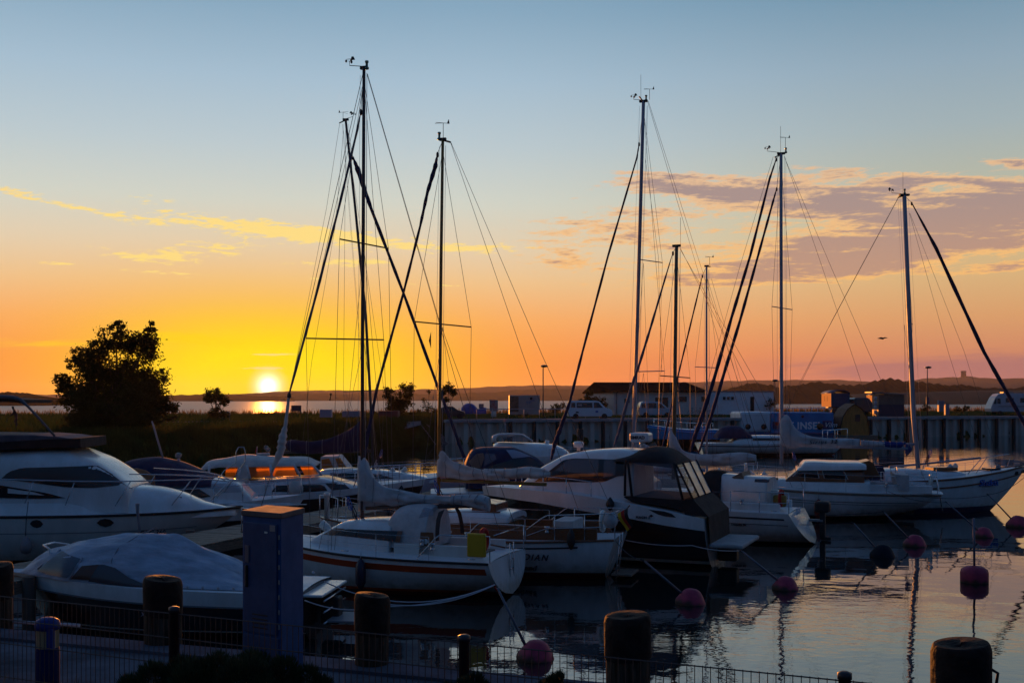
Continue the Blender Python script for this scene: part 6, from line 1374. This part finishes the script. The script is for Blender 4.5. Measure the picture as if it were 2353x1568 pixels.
# mooring piles
def npile(x, ytop, d, r, label, zt=None):
    p = at(x, ytop, d); rg = random.Random(int(x)); n = 22; rows = []; H = p.z
    e = empty('mooring_pile', (p.x, d, 0), rg.uniform(0,6), label, 'pile', 'thick mooring piles along the near quay')
    prof = [(1.0,-1),(1.0,.5),(.99,1.2),(.985,H-.33)]
    tilt = rg.uniform(-.03,.03); e.rotation_euler = (R(rg.uniform(-.6,.6)), R(rg.uniform(-.6,.6)), e.rotation_euler.z)
    def ring(rr, z, a=1.0): return [(rr*r*(1+.035*mnoise.noise(Vector((math.cos(2*math.pi*k_/n)*2, math.sin(2*math.pi*k_/n)*2, z*.7+x)))+.012*math.sin(9*2*math.pi*k_/n))*math.cos(2*math.pi*k_/n), rr*r*(1+.035*mnoise.noise(Vector((math.cos(2*math.pi*k_/n)*2, math.sin(2*math.pi*k_/n)*2, z*.7+x))))*math.sin(2*math.pi*k_/n), z + a*tilt*math.cos(2*math.pi*k_/n)*r*4) for k_ in range(n)]
    MB().grid([ring(a_, z_, 0) for a_, z_ in prof], True, True).build('post', mat('weathered pile', (.075,.06,.045), .9, var=.7, vscale=5, stretch=(6,6,.5), bump=.03, bscale=14, spec=.1), e)
    cp = [(1.03,H-.34),(1.045,H-.32),(1.05,H-.05),(1.0,H-.012),(.95,H+.004),(.93,H+.006),(.5,H+.0),(.2,H-.004),(.02,H-.004)]
    cap_ = MB().grid([ring(a_, z_) for a_, z_ in cp], True, True).build('cap', mat('tarred pile head', (.02,.013,.012), .8, vscale=7, c2=(.008,.005,.005), bump=.02, bscale=18, spec=.2), e)
    return e
npile(-8, 1298, 11.9, .17, 'thick wooden pile cut off by the left edge of the picture')
npile(381, 1328, 11.1, .178, 'thick wooden pile left of the cabinet, rim catching the last sun')
npile(849.5, 1366, 10.2, .153, 'thick wooden pile before the orange striped sailboat')
npile(1449.5, 1413, 9.3, .185, 'thick wooden pile in the middle right, rounded worn top')
hk = npile(2205, 1477, 8.2, .2, 'thick wooden pile at the bottom right with an iron hook on its side')
k_ = MB().tube([(.19,-.05,-.0),(.24,-.06,-.03),(.23,-.06,-.1),(.27,-.06,-.13)], .012, 6).build('hook', BLACK, hk); k_.location = (0,0,at(0,1530,8.2).z); k_.rotation_euler = (0,0,-hk.rotation_euler.z)

# mesh fence
H_ = 1.64; fd_ = lambda y: H_*F/(y-CY)
pos = []
P1 = Vector(((400-CX)/F*fd_(1405), fd_(1405), 0)); P3 = Vector(((1940-CX)/F*fd_(1558), fd_(1558), 0)); st = (P3-P1)/2
fe = empty('mesh_fence', P1, 0, 'dark wire mesh fence with round posts along the near quay', 'fence')
ft_ = CAM_H-H_; FENM = mat('fence wire', (.07,.045,.04), .5, metal=.3); FPOST = mat('fence post dark', (.012,.014,.022), .5)
for i in range(-2, 4):
    o = st*i; MB().lathe([(.037,0),(.037,ft_-1.9+.0),(.043,ft_-1.9),(.043,ft_-1.9+.035),(.02,ft_-1.9+.045)], (o.x,o.y,1.9), 12).build('fence_post', FPOST, fe)
    mb = MB(); a = o; n = 50 if i > -3 else 0
    for k_ in range(n):
        q_ = a+st*(k_/50); mb.tube([(q_.x, q_.y, 1.96), (q_.x, q_.y, ft_-.005)], .0028, 4, False)
    for z in (1.98, ft_-.2, ft_-.012, ft_-.4):
        for w2 in (-.006, .006): mb.tube([(a.x, a.y+w2, z), (a.x+st.x, a.y+st.y+w2, z)], .0032, 4, False)
    mb.build('mesh_panel', FENM, fe)
# the first long panel on the left sits a little higher
# grey blue cabinet
cb = empty('electric_cabinet', (0,0,0), 0, 'tall grey-blue electrical cabinet with a sunlit flat lid on the near quay', 'cabinet')
f0, f1, f2_ = at(557,0,9.35), at(645,0,9.1), at(697,0,9.55)
f0.z = f1.z = f2_.z = 0; f3 = f0+f2_-f1; zt = at(0,1178,9.1).z
CABM = mat('cabinet paint blue grey', (.035,.065,.15), .6, spec=.2, var=.18, vscale=5, bump=.002, bscale=60); CABS = mat('cabinet side blue', (.02,.075,.2), .6, spec=.15, var=.15, vscale=5)
def quadbox(name, pts, z0, z1, m, parent): return MB().add([(p_.x,p_.y,z0) for p_ in pts]+[(p_.x,p_.y,z1) for p_ in pts], [(0,1,2,3),(4,5,6,7)]+[(k_,(k_+1)%4,4+(k_+1)%4,4+k_) for k_ in range(4)]).build(name, m, parent, .008)
quadbox('body', [f0,f1,f2_,f3], 1.75, zt-.04, CABS, cb)
cen = (f0+f2_)/2; quadbox('lid', [cen+(p_-cen)*1.06 for p_ in (f0,f1,f2_,f3)], zt-.045, zt, mat('cabinet lid', (.12,.095,.095), .8, spec=.3, var=.2, vscale=8), cb)
fr_ = (f1-f0); fn = Vector((fr_.y,-fr_.x,0)).normalized()
def facebox(name, u0, u1, z0, z1, m, th=.012, o=0.0, parent=None):
    a, c = f0+fr_*u0+fn*o, f0+fr_*u1+fn*o; return quadbox(name, [a, c, c+fn*th, a+fn*th], z0, z1, m, parent or cb)
facebox('lower_panel', .06, .97, 1.78, 2.38, CABM); dr_ = facebox('door', .06, .93, 2.4, zt-.09, CABM, .016)
facebox('lock_plate', .13, .23, zt-.42, zt-.28, mat('lock grey', (.09,.09,.12), .5), .01, .016, dr_); facebox('label_plate', .76, .9, zt-.15, zt-.1, GREY, .004, .016, dr_); facebox('sticker', .62, .7, zt-.17, zt-.155, WHITE2, .003, .016, dr_)
for i in range(7): facebox('hinge', .955, .985, 2.45+i*.12, 2.49+i*.12, GREY, .012, .0)
facebox('handle', .14, .19, zt-.62, zt-.44, BLACK, .02, .016, dr_)
for k_ in range(4): facebox('vent_slot', .3, .7, 2.44+k_*.035, 2.452+k_*.035, BLACK, .003, .0165, dr_)
# blue bollard light
pb = at(109, 1430, 9.5); bo = empty('bollard_light', (pb.x, 9.5, 1.6), 0, 'short blue bollard lamp with ribbed yellowish lens behind the fence at the left', 'bollard lamp')
zl = pb.z-1.6; BOLB = mat('bollard blue', (.015,.04,.2), .6, spec=.2)
MB().lathe([(.096,0),(.096,zl-.21),(.088,zl-.2)], (0,0,0), 18).build('post', mat('bollard dark blue', (.006,.015,.08), .7, spec=.1), bo)
LZ = mat('ribbed lens', (.3,.24,.14), .35); mb = MB(); n = 36
mb.grid([[((.088+(.004 if k_%2 else 0))*math.cos(2*math.pi*k_/n), (.088+(.004 if k_%2 else 0))*math.sin(2*math.pi*k_/n), z) for k_ in range(n)] for z in (zl-.2, zl-.045)], False, True).build('lens', LZ, bo)
MB().lathe([(.1,zl-.05),(.102,zl-.01),(.09,zl+.025),(.05,zl+.045),(.01,zl+.05)], (0,0,0), 18).build('cap', BOLB, bo); MB().box((.055,-.07,zl-.12), (.05,.05,.17)).build('lens_frame', BOLB, bo)

# foreground shrub and grasses
def shrub(label, pts, n, size, d, seed, m):
    rg = random.Random(seed); e = empty('conifer_shrub', (at(pts[0][0],0,d).x, d, 1.85), 0, label, 'shrub', 'low shrubs by the near fence')
    C = [(at(x, y, d+rg.uniform(-.25,.25)), r*d/F) for x, y, r in pts]; vs = []; fs = []
    for i in range(n):
        c, r = rg.choices(C, [q[1]**2 for q in C])[0]; v = Vector((rg.gauss(0,1), rg.gauss(0,1), rg.gauss(0,1))).normalized()*r*rg.uniform(.55,1.05); p_ = c+v; tip = (v.normalized()+Vector((0,0,.9))).normalized()*size*rg.uniform(.6,1.4)
        sd = tip.cross(Vector((rg.gauss(0,1), rg.gauss(0,1), rg.gauss(0,1)))).normalized()*size*.13; o = len(vs); q_ = Vector(e.location)
        vs += [p_-q_-sd, p_-q_+sd, p_-q_+tip]; fs.append((o,o+1,o+2))
    mb = MB(); mb.v = [tuple(v) for v in vs]; mb.f = fs; mb.sm = [False]*len(fs); mb.build('foliage', m, e, fixn=False)
    mb = MB(); rg2 = random.Random(seed+1)
    for c, r in C: mb.tube([tuple(Vector((0,0,0))), tuple((c-Vector(e.location))*.8)], [.012,.004], 4)
    mb.build('stem', BARK, e)
CON = mat('juniper green', (.03,.048,.012), .8, var=.6, vscale=6)
shrub('wide low dark green shrub in front of the cabinet', [(500,1540,40),(420,1548,42),(350,1560,38),(580,1535,42),(650,1545,38),(705,1560,32),(560,1570,60),(450,1575,60),(620,1585,50),(300,1580,30),(740,1575,24)], 26000, .035, 7.9, 5, CON)
shrub('young upright conifer below the pink buoy, touching the bottom edge', [(1275,1565,14),(1262,1572,12),(1285,1553,7),(1245,1580,10)], 2600, .03, 7.2, 6, CON)
shrub('small dark shrub around the fence post left of the pink buoy', [(1090,1565,18),(1065,1575,16),(1110,1575,12),(1030,1585,14)], 2600, .03, 7.3, 7, CON)
def pl_near(rg):
    s = rg.uniform(0, 16); o = -rg.uniform(2.0, 3.0); q_ = QA+nd*s+nn_*o; return Vector((q_.x, q_.y, 1.88))
tag(reeds('near_grass', 5200, pl_near, .3, LEAFM, 9, .004), 'thin tall grass blades growing along the foot of the near fence', 'grass')

# ================================================================ buoys
PINK = mat('faded pink buoy', (.5,.045,.1), .6, vscale=4, c2=(.3,.03,.07), spec=.3, zstain=(-.02,.12,(.03,.035,.015), .9)); NVB = mat('navy buoy', (.004,.01,.022), .65, spec=.15, var=.2, vscale=3)
def buoy(x, y, r, label, tip=None, m=PINK, cyl=False, d=None, tilt=28):
    """x,y: waterline centre of the float, r: radius in readings"""
    d = d or 11236.0/(y-CY); p = at(x, y, d); R_ = r*d/F
    e = empty('mooring_buoy', (p.x, d, 0), 0, label, 'buoy', 'mooring buoys in the harbour')
    if cyl:
        MB().lathe([(.02,-.7*R_),(R_*.9,-.6*R_),(R_,-.4*R_),(R_,.7*R_),(R_*.93,.95*R_),(R_*.6,1.15*R_),(R_*.1,1.22*R_)], (0,0,0), 24).build('float', m, e)
        a = at(x, 1240, d); MB().tube([(0,0,R_),(-.015,0,at(0,1190,d).z)], .028, 8).build('rod', mat('galvanised rod', (.1,.12,.17), .5), e)
    else:
        prof = [(.02,-.75),(.45,-.7),(.93,-.3),(1.0,-.05),(.98,.12),(.72,.55),(.5,.82),(.3,.93),(.05,.95)]
        f = MB().lathe([(a*R_, b_*R_) for a, b_ in prof], (0,0,0), 24).build('float', m, e); f.rotation_euler = (0, R(tilt*.35), 0)
        if tip:
            T_ = at(tip[0], tip[1], d+ (tip[2] if len(tip) > 2 else 0)); v = T_-Vector((p.x, d, 0)); b0 = v.normalized()*R_*.75+Vector((-R_*.1,0,R_*.2))
            b0 = Vector((-R_*.45, 0, R_*.55)); MB().tube([tuple(b0), tuple(b0+(v-b0)*.97)], [.026,.02], 8).build('rod', mat('galvanised rod', (.1,.12,.17), .5), e)
            MB().tube([tuple(v), tuple(v+Vector((-.06,0,.03))), tuple(b0+(v-b0)*.85)], .012, 5).build('shackle_rope', RED if r > 40 else ROPED, e)
    return e
buoy(1230, 1512, 45, 'largest pink buoy close to the fence, with a long tilted rod', (1140,1345)); buoy(1586, 1385, 36, 'pink buoy right of the cruiser platform, with tilted rod, middle of the water', (1478,1286))
buoy(1804, 1352, 31, 'pink buoy below the bright transom, left of the navy buoy', (1703,1264)); buoy(2027, 1277, 29, 'navy blue buoy with tilted rod', (1960,1200), NVB)
buoy(2101, 1253, 27, 'pink buoy just right of the navy buoy', (2030,1175)); buoy(2259, 1232, 23, 'pink buoy under the white hull with the bowsprit', (2175,1153)); buoy(2338, 1209, 27, 'pink buoy at the right edge of the picture', (2270,1135))
buoy(2238, 1336, 31, 'cylindrical pink buoy with an upright rod', cyl=True, d=26.7)
# mooring ropes
def rope(label, pts, r, m=ROPEW, sag=0.0):
    P = [Vector(p) for p in pts]; Q = []
    for a, b_ in zip(P, P[1:]):
        for i in range(14): t = i/14; q_ = a.lerp(b_, t); q_.z -= sag*4*t*(1-t); Q.append(q_)
    Q.append(P[-1]); o = MB().tube(Q, r, 5).build('mooring_rope', m); return tag(o, label, 'rope', 'mooring ropes')
tipA = at(1137, 1342, 18.8)
rope('pale rope sagging from the stern of the tarpaulined boat to the buoy rod, upper one', [at(745,1335,19.4), tipA], .012, sag=.32)
rope('pale rope running from the pile to the big buoy rod, middle one', [at(870,1385,17.5), tipA], .011, sag=.15); rope('lowest pale rope ending at the big buoy rod', [at(700,1378,18.6), at(880,1392,18.0), tipA], .011, sag=.1)
rope('thin dark rope from the teak boat stern to the second buoy rod', [Bb.root.matrix_basis @ Vector((0,.6,.95)), at(1478,1286,23.9)], .009, ROPED, .1)
rope('long thin rope from the cruiser towards the third buoy rod', [at(1437,1240,27.5), at(1590,1252,27), at(1703,1264,25.7)], .01, ROPEW, .05)
for i, (a, b_, dd) in enumerate((((1690,1172),(2030,1175),36),((1650,1188),(1960,1200),34),((2090,1135),(2270,1137),38),((2040,1128),(2175,1153),38),((2352,1096),(2270,1135),38))):
    rope(('dark rope crossing the long hull of the teak deckhouse boat','dark rope low across the bright transom boat','dark rope along the hull with the navy bottom, upper','dark rope along the hull with the navy bottom, lower','short rope leaving the frame at the right above the last buoy')[i], [at(*a, dd), at(*b_, dd-1)], .009, ROPED, .12)
rope('thick rope along the near quay edge behind the fence', [qp(-3,.55,2.02), qp(1.5,.55,1.98), qp(5.2,.55,1.98)], .02, ROPEW, .03)
